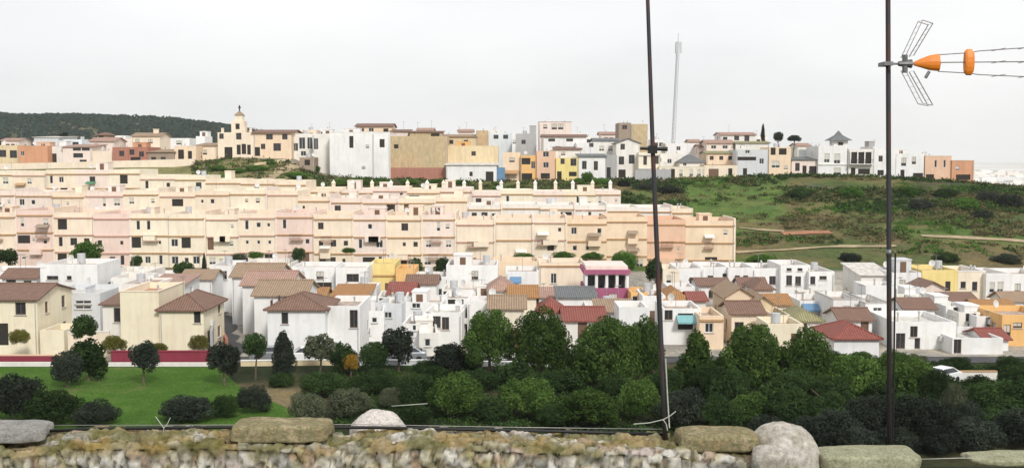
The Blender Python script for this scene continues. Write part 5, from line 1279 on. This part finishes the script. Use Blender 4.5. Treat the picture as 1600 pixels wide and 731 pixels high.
# hillside scrub
hs = 'scrub bushes on the hillside'
spots = [(1010, 290, 20, 8), (1045, 296, 24, 10), (975, 286, 14, 7), (1250, 300, 26, 12), (1330, 298, 26, 12),
         (1420, 298, 22, 12), (1440, 318, 22, 12), (1478, 300, 24, 12), (1510, 316, 28, 14), (1545, 306, 26, 12), (1580, 312, 30, 16), (1535, 334, 22, 10),
         (1190, 412, 24, 8), (1330, 412, 24, 10), (1480, 400, 28, 10), (1575, 404, 24, 12),
         (560, 283, 26, 8), (600, 284, 14, 7), (530, 284, 14, 7), (640, 283, 20, 6), (680, 282, 18, 5), (720, 284, 20, 5), (400, 262, 20, 7), (460, 272, 22, 7), (370, 266, 18, 6), (340, 262, 16, 6), (905, 282, 12, 7), (940, 282, 16, 8),
         (420, 252, 14, 6), (490, 262, 14, 8)]
big = ['left end', 'second', 'third', 'fourth']
for i, (x, y, rx, ry) in enumerate(spots):
    X_, Y_ = gy(x, y + ry * .7, 180, 243)
    if x < 960: mt = 'leaf_green'
    else: mt = random.choice(('leaf_dark', 'leaf_dark', 'leaf_slate', 'leaf_green'))
    c = P(x, y, Y_); k = F / Y_
    o = link('hillside_bush', CR['bush', i % 4], None, (c.x, Y_ + .5, ground(c.x, Y_) + ry / k * .35), random.uniform(0, 6))
    o.scale = (rx / k, rx / k * .8, ry / k * 1.1); o.material_slots[0].link = 'OBJECT'; o.material_slots[0].material = M[mt]
    # neighbours named by how far along the slope they stand
    o['_s'] = 1
    spots[i] = (x, y, o)
names_low = [s for s in spots if s[0] > 1150 and s[1] > 390]; names_up = [s for s in spots if s[0] > 960 and s[1] < 390]; names_l = [s for s in spots if s[0] < 960]
for lst, fmt in ((names_up, '{} dark scrub bush from the left on the upper right hillside'), (names_low, '{} scrub bush from the left just above the white back row'), (names_l, '{} green bush from the left on the bank below the village')):
    for i, s in enumerate(sorted(lst, key=lambda s: s[0])):
        del s[2]['_s']; tag(s[2], fmt.format(ORD[i]), 'shrub', hs)
# undergrowth: leaf tufts nobody could count
def tufts(name, pts, size, mat, per=9, hgt=.5):
    n = len(pts) * per
    c = np.repeat(np.array(pts), per, 0) + RNG.normal(size=(n, 3)) * np.array([.45, .45, .2]) * hgt * 2
    c[:, 2] = np.maximum(c[:, 2], np.repeat(np.array(pts)[:, 2], per)) + RNG.random(n) * hgt * .5
    nr = RNG.normal(size=(n, 3)); nr /= np.linalg.norm(nr, axis=1)[:, None]
    a = np.cross(nr, RNG.normal(size=(n, 3))); a /= np.linalg.norm(a, axis=1)[:, None]; b = np.cross(nr, a)
    a *= size; b *= size * .5
    v = np.stack([c - a, c + b, c + a, c - b], 1).reshape(-1, 3)
    me = bpy.data.meshes.new(name); me.vertices.add(4 * n); me.loops.add(4 * n); me.polygons.add(n)
    me.vertices.foreach_set('co', v.ravel()); me.loops.foreach_set('vertex_index', np.arange(4 * n)); me.polygons.foreach_set('loop_start', np.arange(n) * 4)
    me.materials.append(M[mat]); me.update(calc_edges=True)
    return tag(link(name, me), None, None, kind='stuff')
for mat, cnt, seed_, cond in (('leaf_dark', 1800, 0, -.1), ('leaf_scrub', 1300, 5, -.05), ('leaf_green', 500, 9, .12)):
    pts = []
    while len(pts) < cnt:
        px = random.uniform(960, 1750); y = random.uniform(184, 243); x = wx(px, y)
        if noise.noise(Vector((x * .06, y * .1, seed_))) < cond: continue
        if any(abs(x - q_[0]) < 2.2 and -2.6 < y - q_[1] < 1.6 for q_ in PATHPTS): continue
        if mat == 'leaf_dark' and y < 212 and random.random() < .8: continue
        if 1070 < px < 1220 and 200 < y < 233 and random.random() < .85: continue
        pts.append((x, y, ground(x, y)))
    for _ in range(cnt // 6):
        px = random.uniform(300, 960); y = random.uniform(228, 242); x = wx(px, y); pts.append((x, y, ground(x, y)))
    tufts('undergrowth', pts, .28, mat, 16)
pts = []
for _ in range(3800):
    y = random.uniform(78, 107); px = random.uniform(-100, 1750)
    if px < 560 and (y < 200) and not (px < 0 or px > 440): 
        continue
    x = wx(px, y)
    if px < 520: continue
    pts.append((x, y, ground(x, y)))
tufts('undergrowth', pts[:1500], .15, 'leaf_dark', 26, .35); tufts('undergrowth', [q_ for q_ in pts[1500:2600] if q_[0] / q_[1] * F < 180], .13, 'leaf_green', 16, .3)
q = MB(); rt = random.Random(8)
for _ in range(420):
    y = rt.uniform(1500, 3600); px = rt.uniform(1440, 2100) if rt.random() < .8 else rt.uniform(900, 2300); x = wx(px, y); w_ = rt.uniform(6, 22); z = ground(x, y)
    q.box(x - w_, x + w_, y, y + rt.uniform(8, 16), z - 1, z + rt.uniform(4, 11), rt.choice((0, 0, 1, 2)), rt.uniform(-.5, .5), (x, y))
tag(q.build('distant_town', ['white', 'offwhite', 'palepink']), None, None, kind='stuff')
# forest on the far ridge
pts = []
while len(pts) < 4200:
    y = random.uniform(900, 1400); px = random.uniform(-500, 470); x = wx(px, y)
    z = ground(x, y)
    if z < -12: continue
    pts.append((x, y, z))
n = len(pts); per = 26
c = np.repeat(np.array(pts), per, 0); d = RNG.normal(size=(n * per, 3)); d /= np.linalg.norm(d, axis=1)[:, None]
d[:, 2] = np.abs(d[:, 2]) 
rad = np.repeat(RNG.uniform(3.0, 5.6, n), per)
c = c + d * rad[:, None] + np.array([0, 0, 1.5])
nr = d + .5 * RNG.normal(size=c.shape); nr /= np.linalg.norm(nr, axis=1)[:, None]
a = np.cross(nr, RNG.normal(size=c.shape)); a /= np.linalg.norm(a, axis=1)[:, None]; b = np.cross(nr, a); a *= 1.9; b *= 1.3
v = np.stack([c - a, c + b, c + a, c - b], 1).reshape(-1, 3)
me = bpy.data.meshes.new('woods'); m4 = n * per
me.vertices.add(4 * m4); me.loops.add(4 * m4); me.polygons.add(m4)
me.vertices.foreach_set('co', v.ravel()); me.loops.foreach_set('vertex_index', np.arange(4 * m4)); me.polygons.foreach_set('loop_start', np.arange(m4) * 4)
me.materials.append(M['leaf_far']); me.update(calc_edges=True)
tag(link('woods', me), None, None, kind='stuff')
# skyline trees of the village
tree('dark cypress on the village skyline right of the attic windows', 1192, 207, 5, 15, 262, 'cone', 'leaf_slate', 'cypress_tree', group='skyline trees of the village', tr=.15)
tree('small dark tree on the skyline above the two loggias', 1216, 214, 8, 9, 256, 'tree', 'leaf_slate', 'village_tree', group='skyline trees of the village')
tree('flat umbrella-shaped tree on the skyline right of the loggias', 1241, 217, 11, 6, 256, 'pine', 'leaf_slate', 'village_tree', group='skyline trees of the village')
tree('green climbing tree before the slim-windowed white house', 918, 279, 10, 12, 239, 'tree', 'leaf_green', 'village_tree', group='skyline trees of the village')
tree('tiny dark tree beside the long low shed at the left skyline', 100, 213, 8, 7, 300, 'tree', 'leaf_slate', 'village_tree', group='skyline trees of the village')

# ------------------------------------------------------------------ cars
def car_meshes():
    q = MB()
    prof = [(-2.0, .35), (-2.05, .75), (-1.9, .95), (-1.25, 1.05), (-.6, 1.42), (.9, 1.45), (1.6, 1.05), (1.95, .95), (2.0, .6), (1.98, .35)]
    ws = [.82, .84, .84, .84, .62, .62, .80, .82, .84, .82]
    n = len(prof)
    for s in range(n - 1):
        (a, b), (c, d) = prof[s], prof[s + 1]
        q.face([(a, -ws[s], b), (c, -ws[s + 1], d), (c, ws[s + 1], d), (a, ws[s], b)])
    for sg in (-1, 1):
        for s in range(1, n - 2):
            (a, b), (c, d) = prof[s], prof[s + 1]
            m1, m2 = max(.35, min(b, .9)), max(.35, min(d, .9))
            q.face([(a, sg * .86, .35), (c, sg * .86, .35), (c, sg * .86, m2), (a, sg * .86, m1)])
            if b > .9 or d > .9: q.face([(a, sg * .86, m1), (c, sg * .86, m2), (c, sg * ws[s + 1], d), (a, sg * ws[s], b)])
    q.box(-2, 2, -.84, .84, .25, .349)
    body = q
    g = MB()
    g.face([(-1.2, -.72, 1.08), (-.66, -.60, 1.40), (-.66, .60, 1.40), (-1.2, .72, 1.08)]); g.face([(.98, -.60, 1.43), (1.55, -.72, 1.10), (1.55, .72, 1.10), (.98, .60, 1.43)])
    for sg in (-1, 1): g.face([(-1.1, sg * .835, 1.0), (1.4, sg * .82, 1.02), (.85, sg * .66, 1.40), (-.6, sg * .66, 1.38)])
    for i, vv in enumerate(g.v): g.v[i] = (vv[0], vv[1] * 1.02, vv[2] + .02)
    w = MB(); w.tube([(0, -.11, 0), (0, .11, 0)], .31, 14)
    h = MB(); h.box(-.06, .04, -.18, .18, -.09, .09)
    return body, g.mesh('window', ['glass']), w.mesh('wheel', ['rubber']), h.mesh('headlight', ['frame_white'])
cb, cg, cw, chh = car_meshes()
for lb, px, Y, mt, rz in [('white parked car under the olive toned tree', 476, 110, 'car_white', .1), ('white parked car right of the yellow autumn tree', 600, 110.3, 'car_white', 0), ('white parked car below the shaggy dark tree', 634, 110, 'car_silver', .05),
                      ('white parked car showing between the central dark pines', 778, 110, 'car_white', 0), ('white car parked in the trees at the right', 1478, 99, 'car_white', .6), ('silver parked car beside the pale parapet', 420, 110.4, 'car_silver', 0)]:
    x = wx(px, Y); lb = lb.replace('white parked car below', 'silver parked car below')
    t = thing('parked_car', lb, 'car', (x, Y, ground(x, Y) + .06), rz, 'cars parked along the town street')
    link('body', cb.mesh('body', [mt]), t); link('window', cg, t)
    for a in (-1.25, 1.25):
        for s in (-.76, .76): link('wheel', cw, t, (a, s, .31))
    for s in (-.6, .6): link('headlight', chh, t, (-2.03, s, .72))

# ------------------------------------------------------------------ foreground wall
YF, YB = 5.95, 6.32
prof_px = [(-900, 690), (0, 688), (60, 686), (80, 676), (360, 676), (520, 686), (640, 676), (840, 682), (1040, 686), (1180, 700), (1280, 722), (1420, 724), (1440, 760), (2600, 764)]
def ztop(x):
    px = 800 + x / YF * F
    return P(800, lerp_table(prof_px, px), (YF + YB) / 2).z
nxw = 900; X0, X1 = -4.6, 4.6
sec = []
for i in range(30): sec.append((0, -1, -.75 + .70 * i / 29))
for i in range(1, 7): t = i / 6 * math.pi / 2; sec.append((.05 - .05 * math.cos(t), 0, -.05 + .05 * math.sin(t)))
for i in range(1, 24): sec.append((.05 + .27 * i / 23, 0, 0))
for i in range(1, 7): t = i / 6 * math.pi / 2; sec.append((.32 + .05 * math.sin(t), 0, -.05 + .05 * math.cos(t)))
for i in range(1, 6): sec.append((.37, 0, -.05 - .5 * i / 5))
ns = len(sec); vv = []; tone = []
pal = [(.34, .33, .31), (.44, .43, .40), (.26, .25, .21), (.44, .41, .35), (.33, .26, .21), (.56, .54, .50), (.36, .33, .24), (.28, .28, .25), (.40, .35, .32), (.48, .46, .42)]
for i in range(nxw + 1):
    x = X0 + (X1 - X0) * i / nxw; zt = ztop(x)
    for (dy, _, dz) in sec:
        y = YF + dy; z = zt + dz
        p = Vector((x * 14, y * 13, z * 19)) + Vector((0, 0, .6)) * noise.noise(Vector((x * 4, y * 4, z * 4))) + .35 * noise.noise_vector(Vector((x * 18, y * 18, z * 18)))
        ds, ps = noise.voronoi(p); e = ds[1] - ds[0]
        hgt = sm(0, .28, e)
        cid = ps[0]; r_ = noise.cell(cid * 3.1)
        r2 = noise.cell(cid * 7.7 + Vector((5, 5, 5)))
        fine = noise.fractal(Vector((x, y, z)) * 30, 1, 2, 4)
        top = sm(-.12, -.03, dz)
        onface = 1 if dz < -.045 else 0
        amp = .024 * (1 - .5 * top)
        push = (hgt - .5) * amp + (r2 - .5) * .02 + fine * .011
        ny, nz = (-1, 0) if dz <= -.05 and dy < .01 else (0, 1) if .04 < dy < .33 else (-.7, .7) if dy <= .04 else (.7, .7)
        vv.append((x, y + ny * push, z + nz * push))
        c = pal[int(abs(r_) * 977) % len(pal)]
        c = mixt((.06, .05, .035), c, .25 + .75 * sm(.0, .16, e))
        moss = sm(-.1, .35, noise.fractal(Vector((x * 3, y * 9, z * 6)), 1, 2, 4) + .6 * top - .3)
        mc = mixt((.13, .125, .05), (.25, .19, .09), sm(-.2, .3, noise.noise(Vector((x * 5, y * 5, 3)))))
        c = mixt(c, mc, .85 * moss * (.15 + .85 * top))
        c = tuple(v_ * 1.18 for v_ in c); tone += [*c, 1]
ff = [(i * ns + j, (i + 1) * ns + j, (i + 1) * ns + j + 1, i * ns + j + 1) for i in range(nxw) for j in range(ns - 1)]
me = bpy.data.meshes.new('stone_wall'); me.from_pydata(vv, [], ff); me.materials.append(M['rubble'])
me.color_attributes.new('tone', 'FLOAT_COLOR', 'POINT').data.foreach_set('color', tone)
me.polygons.foreach_set('use_smooth', [True] * len(ff)); me.update()
wl = tag(link('stone_wall', me), 'rough mossy rubble stone wall along the bottom of the view', 'wall')
# footing of the viewer's terrace behind it, down to the ground
q = MB(); q.box(X0, X1, YF + .06, YF + .34, 19.0, 20.02); q.build('wall_core', 'mortar', wl)

def stone(label, px0, px1, pyt, pyb, Y, mat, power=2.6, depth=.22, cat='stone', name='coping_stone', seed=0, dome=False, grp=None, amp=.06):
    cx = (px0 + px1) / 2; t = P(cx, pyt, Y); b_ = P(cx, pyb, Y); w = (px1 - px0) / F * Y / 2; h = (t.z - b_.z)
    if dome: hz, cz = h, b_.z
    else: hz, cz = h / 2, (t.z + b_.z) / 2
    v = []; f = []; nu, nv = 56, 32
    e = 2 / power
    def sg(a, p): return math.copysign(abs(a) ** p, a)
    for j in range(nv + 1):
        ph = -math.pi / 2 + math.pi * j / nv
        for i in range(nu):
            th = 2 * math.pi * i / nu
            x = w * sg(math.cos(ph), e) * sg(math.cos(th), e); y = depth * sg(math.cos(ph), e) * sg(math.sin(th), e); z = hz * sg(math.sin(ph), e)
            s_ = Vector((x, y, z)) * 7 + Vector((seed * 3.1, 0, 0))
            k = 1 + amp * noise.fractal(s_, 1, 2, 4) * 1.6 + .02 * noise.noise(s_ * 6)
            v.append((x * k, y * k, z * k))
    for j in range(nv):
        for i in range(nu): f.append((j * nu + i, j * nu + (i + 1) % nu, (j + 1) * nu + (i + 1) % nu, (j + 1) * nu + i))
    me = bpy.data.meshes.new(name); me.from_pydata(v, [], f); me.materials.append(M[mat]); me.polygons.foreach_set('use_smooth', [True] * len(f)); me.update()
    o = link(name, me, None, (t.x, Y, cz)); return tag(o, label, cat, grp)
stone('pale rounded dome stone behind the black rail', 545, 640, 640, 681, 6.42, 'stone_pale', 2.0, .16, name='dome_stone', dome=True, grp='rounded dome stones on the wall')
stone('larger mottled dome stone with brown lower part right of centre', 1154, 1290, 658, 742, 6.14, 'stone_mottled', 2.0, .18, name='dome_stone', seed=3, dome=True, grp='rounded dome stones on the wall', amp=.022)
cg_ = 'coping stones on top of the wall'
stone('long flat ochre coping stone left of the pale dome', 362, 516, 658, 684, 6.10, 'stone_ochre', 7, .13, seed=1, grp=cg_)
stone('grey flat coping stone at the left end of the wall', -120, 72, 663, 684, 6.15, 'stone_grey', 6, .16, seed=2, grp=cg_)
stone('sandy coping stone between the left pole and mottled dome', 1058, 1184, 672, 699, 6.12, 'stone_ochre', 5, .15, seed=5, grp=cg_)
stone('flat greenish lichen slab just left of the mast foot', 1278, 1432, 703, 730, 6.1, 'stone_lichen', 7, .14, seed=6, grp=cg_, amp=.04)
stone('thin pale slab at the right end of the wall', 1506, 1760, 709, 722, 6.3, 'stone_lichen', 4, .12, seed=7, grp=cg_)
stone('reddish broken stone under the mottled dome', 1176, 1226, 700, 745, 5.93, 'stone_mottled', 3, .08, name='broken_stone', seed=8, grp=cg_, amp=.2)
# rail along the wall
def run(name, pts, r, mat, label=None, cat=None, n=8, parent=None, group=None):
    pts = [Vector(p) for p in pts]; c0 = pts[0] if parent is None else Vector((0, 0, 0))
    q = MB(); q.tube([p - c0 for p in pts], r, n)
    o = q.build(name, mat, parent, c0 if parent is None else None, smooth=True)
    if label: tag(o, label, cat, group)
    return o
rail = [P(px, py, 6.22) for px, py in ((76, 673), (140, 669.5), (250, 668), (400, 667), (590, 667.5), (760, 671), (900, 674), (1038, 678))]
o = run('cable_rail', rail, .0095, 'black_bar', 'long black rail cable lying along the top of the wall', 'cable')
run('rail_pale_line', [P(px, py, 6.26) for px, py in ((60, 664), (300, 663.5), (560, 662.5), (800, 667), (1040, 670))], .0022, 'wire_alu', 'thin pale line running just above the black rail', 'wire')  # thin pale tube for the lighter band above the rail
run('support_wire', [P(px, py, 6.26) for px, py in ((1434, 717), (1500, 715), (1600, 716), (1800, 720))], .0025, 'pale_wire', 'thin pale wire at the bottom right beyond the mast', 'wire')
# left pole
lp = thing('steel_pole', 'thin dark leaning pole standing on the wall left of the mast', 'pole', P(1040, 690, 6.2))
o0 = lp.location
pp = [P(x, y, 6.2) - o0 for x, y in ((1005, -260), (1012, 0), (1020, 235), (1029, 450), (1036, 600), (1040, 692))]
q = MB(); q.tube(pp, [.0105, .011, .013, .0145, .015, .015], 10); q.build('shaft', 'mast_steel', lp, smooth=True)
q = MB(); a = P(1000, 232, 6.18) - o0; b = P(1043, 233, 6.18) - o0; q.tube([a, b], [.008, .012], 8); bp = q.build('bracket', 'black_bar', lp)
q = MB(); a = P(1013, 228, 6.2) - o0; b = P(1026, 240, 6.2) - o0; q.box(a.x, b.x, -.03, .03, b.z, a.z); q.build('clamp', 'black_bar', lp)
q = MB(); q.tube([P(1040, 560, 6.17) - o0, P(1043, 620, 6.17) - o0, P(1046, 668, 6.17) - o0], .004, 6); q.build('wire_sleeve', 'pale_wire', lp)
tie = thing('guy_wire', 'pale forked guy wire tied at the foot of the left pole', 'wire', P(1036, 655, 6.12))
for pts in (((990, 662), (1015, 660), (1036, 655)), ((1036, 655), (1046, 650), (1056, 642)), ((1036, 655), (1041, 662), (1043, 672))):
    q = MB(); q.tube([P(x, y, 6.12) - tie.location for x, y in pts], .0028, 6); q.build('strand', 'pale_wire', tie)
tie = thing('wire_tie', 'small white twisted wire tie on the rail above the lawn', 'wire', P(256, 668, 6.18))
for pts in (((243, 650), (250, 660), (256, 668)), ((266, 652), (262, 661), (256, 668)), ((256, 668), (255, 680))):
    q = MB(); q.tube([P(x, y, 6.18) - tie.location for x, y in pts], .0024, 6); q.build('strand', 'pale_wire', tie)
run('guy_wire', [P(x, y, 7.5) for x, y in ((612, 634), (640, 632), (668, 630))], .0028, 'pale_wire', 'short pale wire against the bushes right of the pale dome', 'wire')
# antenna mast
am = thing('antenna_mast', 'straight dark steel mast that carries the television antenna', 'mast', P(1390, 722, 6.36))
o0 = am.location
q = MB(); q.tube([P(1387, -260, 6.36) - o0, P(1387.5, 0, 6.36) - o0, P(1389, 400, 6.36) - o0, P(1390, 724, 6.36) - o0], [.0140] * 4, 12); q.build('shaft', 'mast_steel', am, smooth=True)
q = MB(); a = P(1389, 395, 6.36) - o0; q.tube([a + Vector((0, 0, .02)), a - Vector((0, 0, .02))], .0160, 12); q.build('joint_collar', 'galvanised', am, smooth=True)
q = MB(); q.tube([P(1399, 395, 6.4) - o0, P(1397, 560, 6.4) - o0, P(1395, 722, 6.4) - o0], .005, 6); q.build('coaxial_cable', 'black_bar', am)
# television antenna
YA = 6.3
an = thing('television_antenna', 'television antenna with vee reflector and two orange plastic holders', 'antenna', P(1412, 100, YA))
o0 = an.location
def A_(px, py, dy=0): return P(px, py, YA) - o0 + Vector((0, dy, 0))
q = MB(); q.box(*(sorted((A_(1382, 0).x, A_(1396, 0).x))), -.025, .085, A_(1390, 103).z, A_(1390, 97).z); q.build('clamp', 'galvanised', an)
q = MB(); q.tube([A_(1392, 100), A_(1470, 100)], .0065, 6); q.tube([A_(1466, 98), A_(1515, 97.5), A_(1900, 94)], .0032, 6); q.build('boom', 'wire_alu', an)
for s, e1, e2, s1, s2 in ((1, (1438, 33), (1454, 38), (1411, 90), (1424, 88)), (-1, (1438, 162), (1454, 165), (1411, 110), (1424, 112))):
    q = MB()
    for dy in (-.035, .035):
        q.tube([A_(*s1, dy), A_(*e1, dy)], .0022, 5); q.tube([A_(*s2, dy), A_(*e2, dy)], .003, 5)
    for t in np.linspace(0, 1, 7):
        p1 = A_(*s1).lerp(A_(*e1), t); p2 = A_(*s2).lerp(A_(*e2), t)
        q.tube([p1 + Vector((0, -.035, 0)), p1 + Vector((0, .035, 0))], .0009, 4)
        q.tube([p2 + Vector((0, -.035, 0)), p2 + Vector((0, .035, 0))], .0009, 4)
    for dy in (-.035, .035): q.tube([A_(*e1, dy), A_(*e2, dy)], .003, 5)
    q.build('reflector', 'wire_alu', an)
q = MB(); q.tube([A_(1404, 100), A_(1424, 100)], [.014, .026], 10); q.tube([A_(1414, 86), A_(1414, 114)], .016, 8); q.build('reflector_bracket', 'galvanised', an)
q = MB(); q.tube([A_(1428, 100), A_(1440, 99), A_(1452, 98.5), A_(1467, 98)], [.011, .027, .042, .049], 14); q.v = [(a_, b_ * .55, c_) for a_, b_, c_ in q.v]; q.build('dipole_housing', 'orange_plastic', an, smooth=False)
q = MB(); q.tube([A_(1452, 112), A_(1446, 122)], .009, 6); q.build('cable_socket', 'galvanised', an)
q = MB(); q.tube([A_(1507, 97.5), A_(1510, 97.5), A_(1518, 97.5), A_(1521, 97.5)], [.062, .074, .074, .058], 16); q.v = [(a_, b_ * .3, c_) for a_, b_, c_ in q.v]; q.build('boom_holder', 'orange_plastic', an)
for y0, y1, y2 in ((86, 80, 54), (112, 117, 133)):
    q = MB(); q.tube([A_(1466, y0), A_(1512, (y0 + y1) / 2), A_(1530, y1), A_(1900, y2)], .0028, 6); q.build('side_boom', 'wire_alu', an)
for i in range(8):
    x = 1560 + i * 42
    q = MB()
    for yy in (lerp_table([(1530, 80), (1900, 54)], x), lerp_table([(1530, 97.5), (1900, 94)], x), lerp_table([(1530, 117), (1900, 133)], x)):
        q.tube([A_(x, yy, -.09), A_(x, yy, .09)], .0018, 5)
    q.build('director', 'wire_alu', an)

# ------------------------------------------------------------------ camera, light, air
cam = bpy.data.cameras.new('camera'); co = bpy.data.objects.new('camera', cam); COL.objects.link(co); S.camera = co
cam.sensor_width = 36; cam.lens = 36 * F / 1600; cam.clip_end = 40000; cam.clip_start = .05
co.location = (0, 0, CAMZ); co.rotation_euler = (math.pi / 2 - PITCH, 0, 0)
SE, SA = R(38), R(158)     # sun elevation and azimuth clockwise from +Y
sun = bpy.data.lights.new('sun', 'SUN'); sun.energy = SUN_E; sun.angle = R(10); sun.color = (1, .96, .90)
so = bpy.data.objects.new('sun', sun); COL.objects.link(so)
dv = Vector((math.sin(SA) * math.cos(SE), math.cos(SA) * math.cos(SE), math.sin(SE)))
so.rotation_euler = dv.to_track_quat('Z', 'Y').to_euler()
w = bpy.data.worlds.new('World'); S.world = w; w.use_nodes = True; nt = w.node_tree
bg = nt.nodes['Background']; bg.inputs['Strength'].default_value = .1
sky = nt.nodes.new('ShaderNodeTexSky'); sky.sky_type = 'NISHITA'; sky.sun_disc = False; sky.sun_elevation = SE; sky.sun_rotation = SA
tc = nt.nodes.new('ShaderNodeTexCoord')
n1 = tex(nt, 1.9, 8, vec=tc.outputs['Generated'], rough=.55, scl=(1, 1, 3.2))
n2 = tex(nt, .9, 2, vec=tc.outputs['Generated'], scl=(1.1, 1, 2.5))
c1 = ramp(nt, n1, [(.30, CL0), (.50, CL1), (.70, CL2)])
c2 = ramp(nt, n2, [(.35, (.88, .885, .895)), (.62, (1.04, 1.03, 1.02))])
cc = mixc(nt, 1.0, c1, c2, 'MULTIPLY')
sc = nt.nodes.new('ShaderNodeVectorMath'); sc.operation = 'SCALE'; sc.inputs['Scale'].default_value = CLS; nt.links.new(cc, sc.inputs[0])
mxs = mixc(nt, .93, sky.outputs[0], sc.outputs[0]); nt.links.new(mxs, bg.inputs['Color'])
# air
hz = MB(); hz.box(-9500, 9500, -80, 16500, -60, 115); ho = hz.build('haze', [])if False else None
m = bpy.data.materials.new('haze'); m.use_nodes = True; nt = m.node_tree; nt.nodes.remove(nt.nodes['Principled BSDF'])
vo = nt.nodes.new('ShaderNodeVolumePrincipled'); vo.inputs['Color'].default_value = (.93, .95, .97, 1); vo.inputs['Density'].default_value = HAZE
vo.inputs['Anisotropy'].default_value = .1
nt.links.new(vo.outputs[0], nt.nodes['Material Output'].inputs['Volume'])
me = hz.mesh('haze', []); me.materials.append(m); ho = link('haze', me); ho['kind'] = 'stuff'
S.view_settings.view_transform = 'Standard'; S.view_settings.look = 'None'; S.view_settings.gamma = 1; S.view_settings.use_curve_mapping = False
S.view_settings.exposure = EXPO
S.cycles.use_denoising = True
S.cycles.max_bounces = 6; S.cycles.volume_bounces = 1; S.cycles.transparent_max_bounces = 6
S.cycles.use_adaptive_sampling = True
for o in list(bpy.data.objects):
    if 'dims' in o: del o['dims']
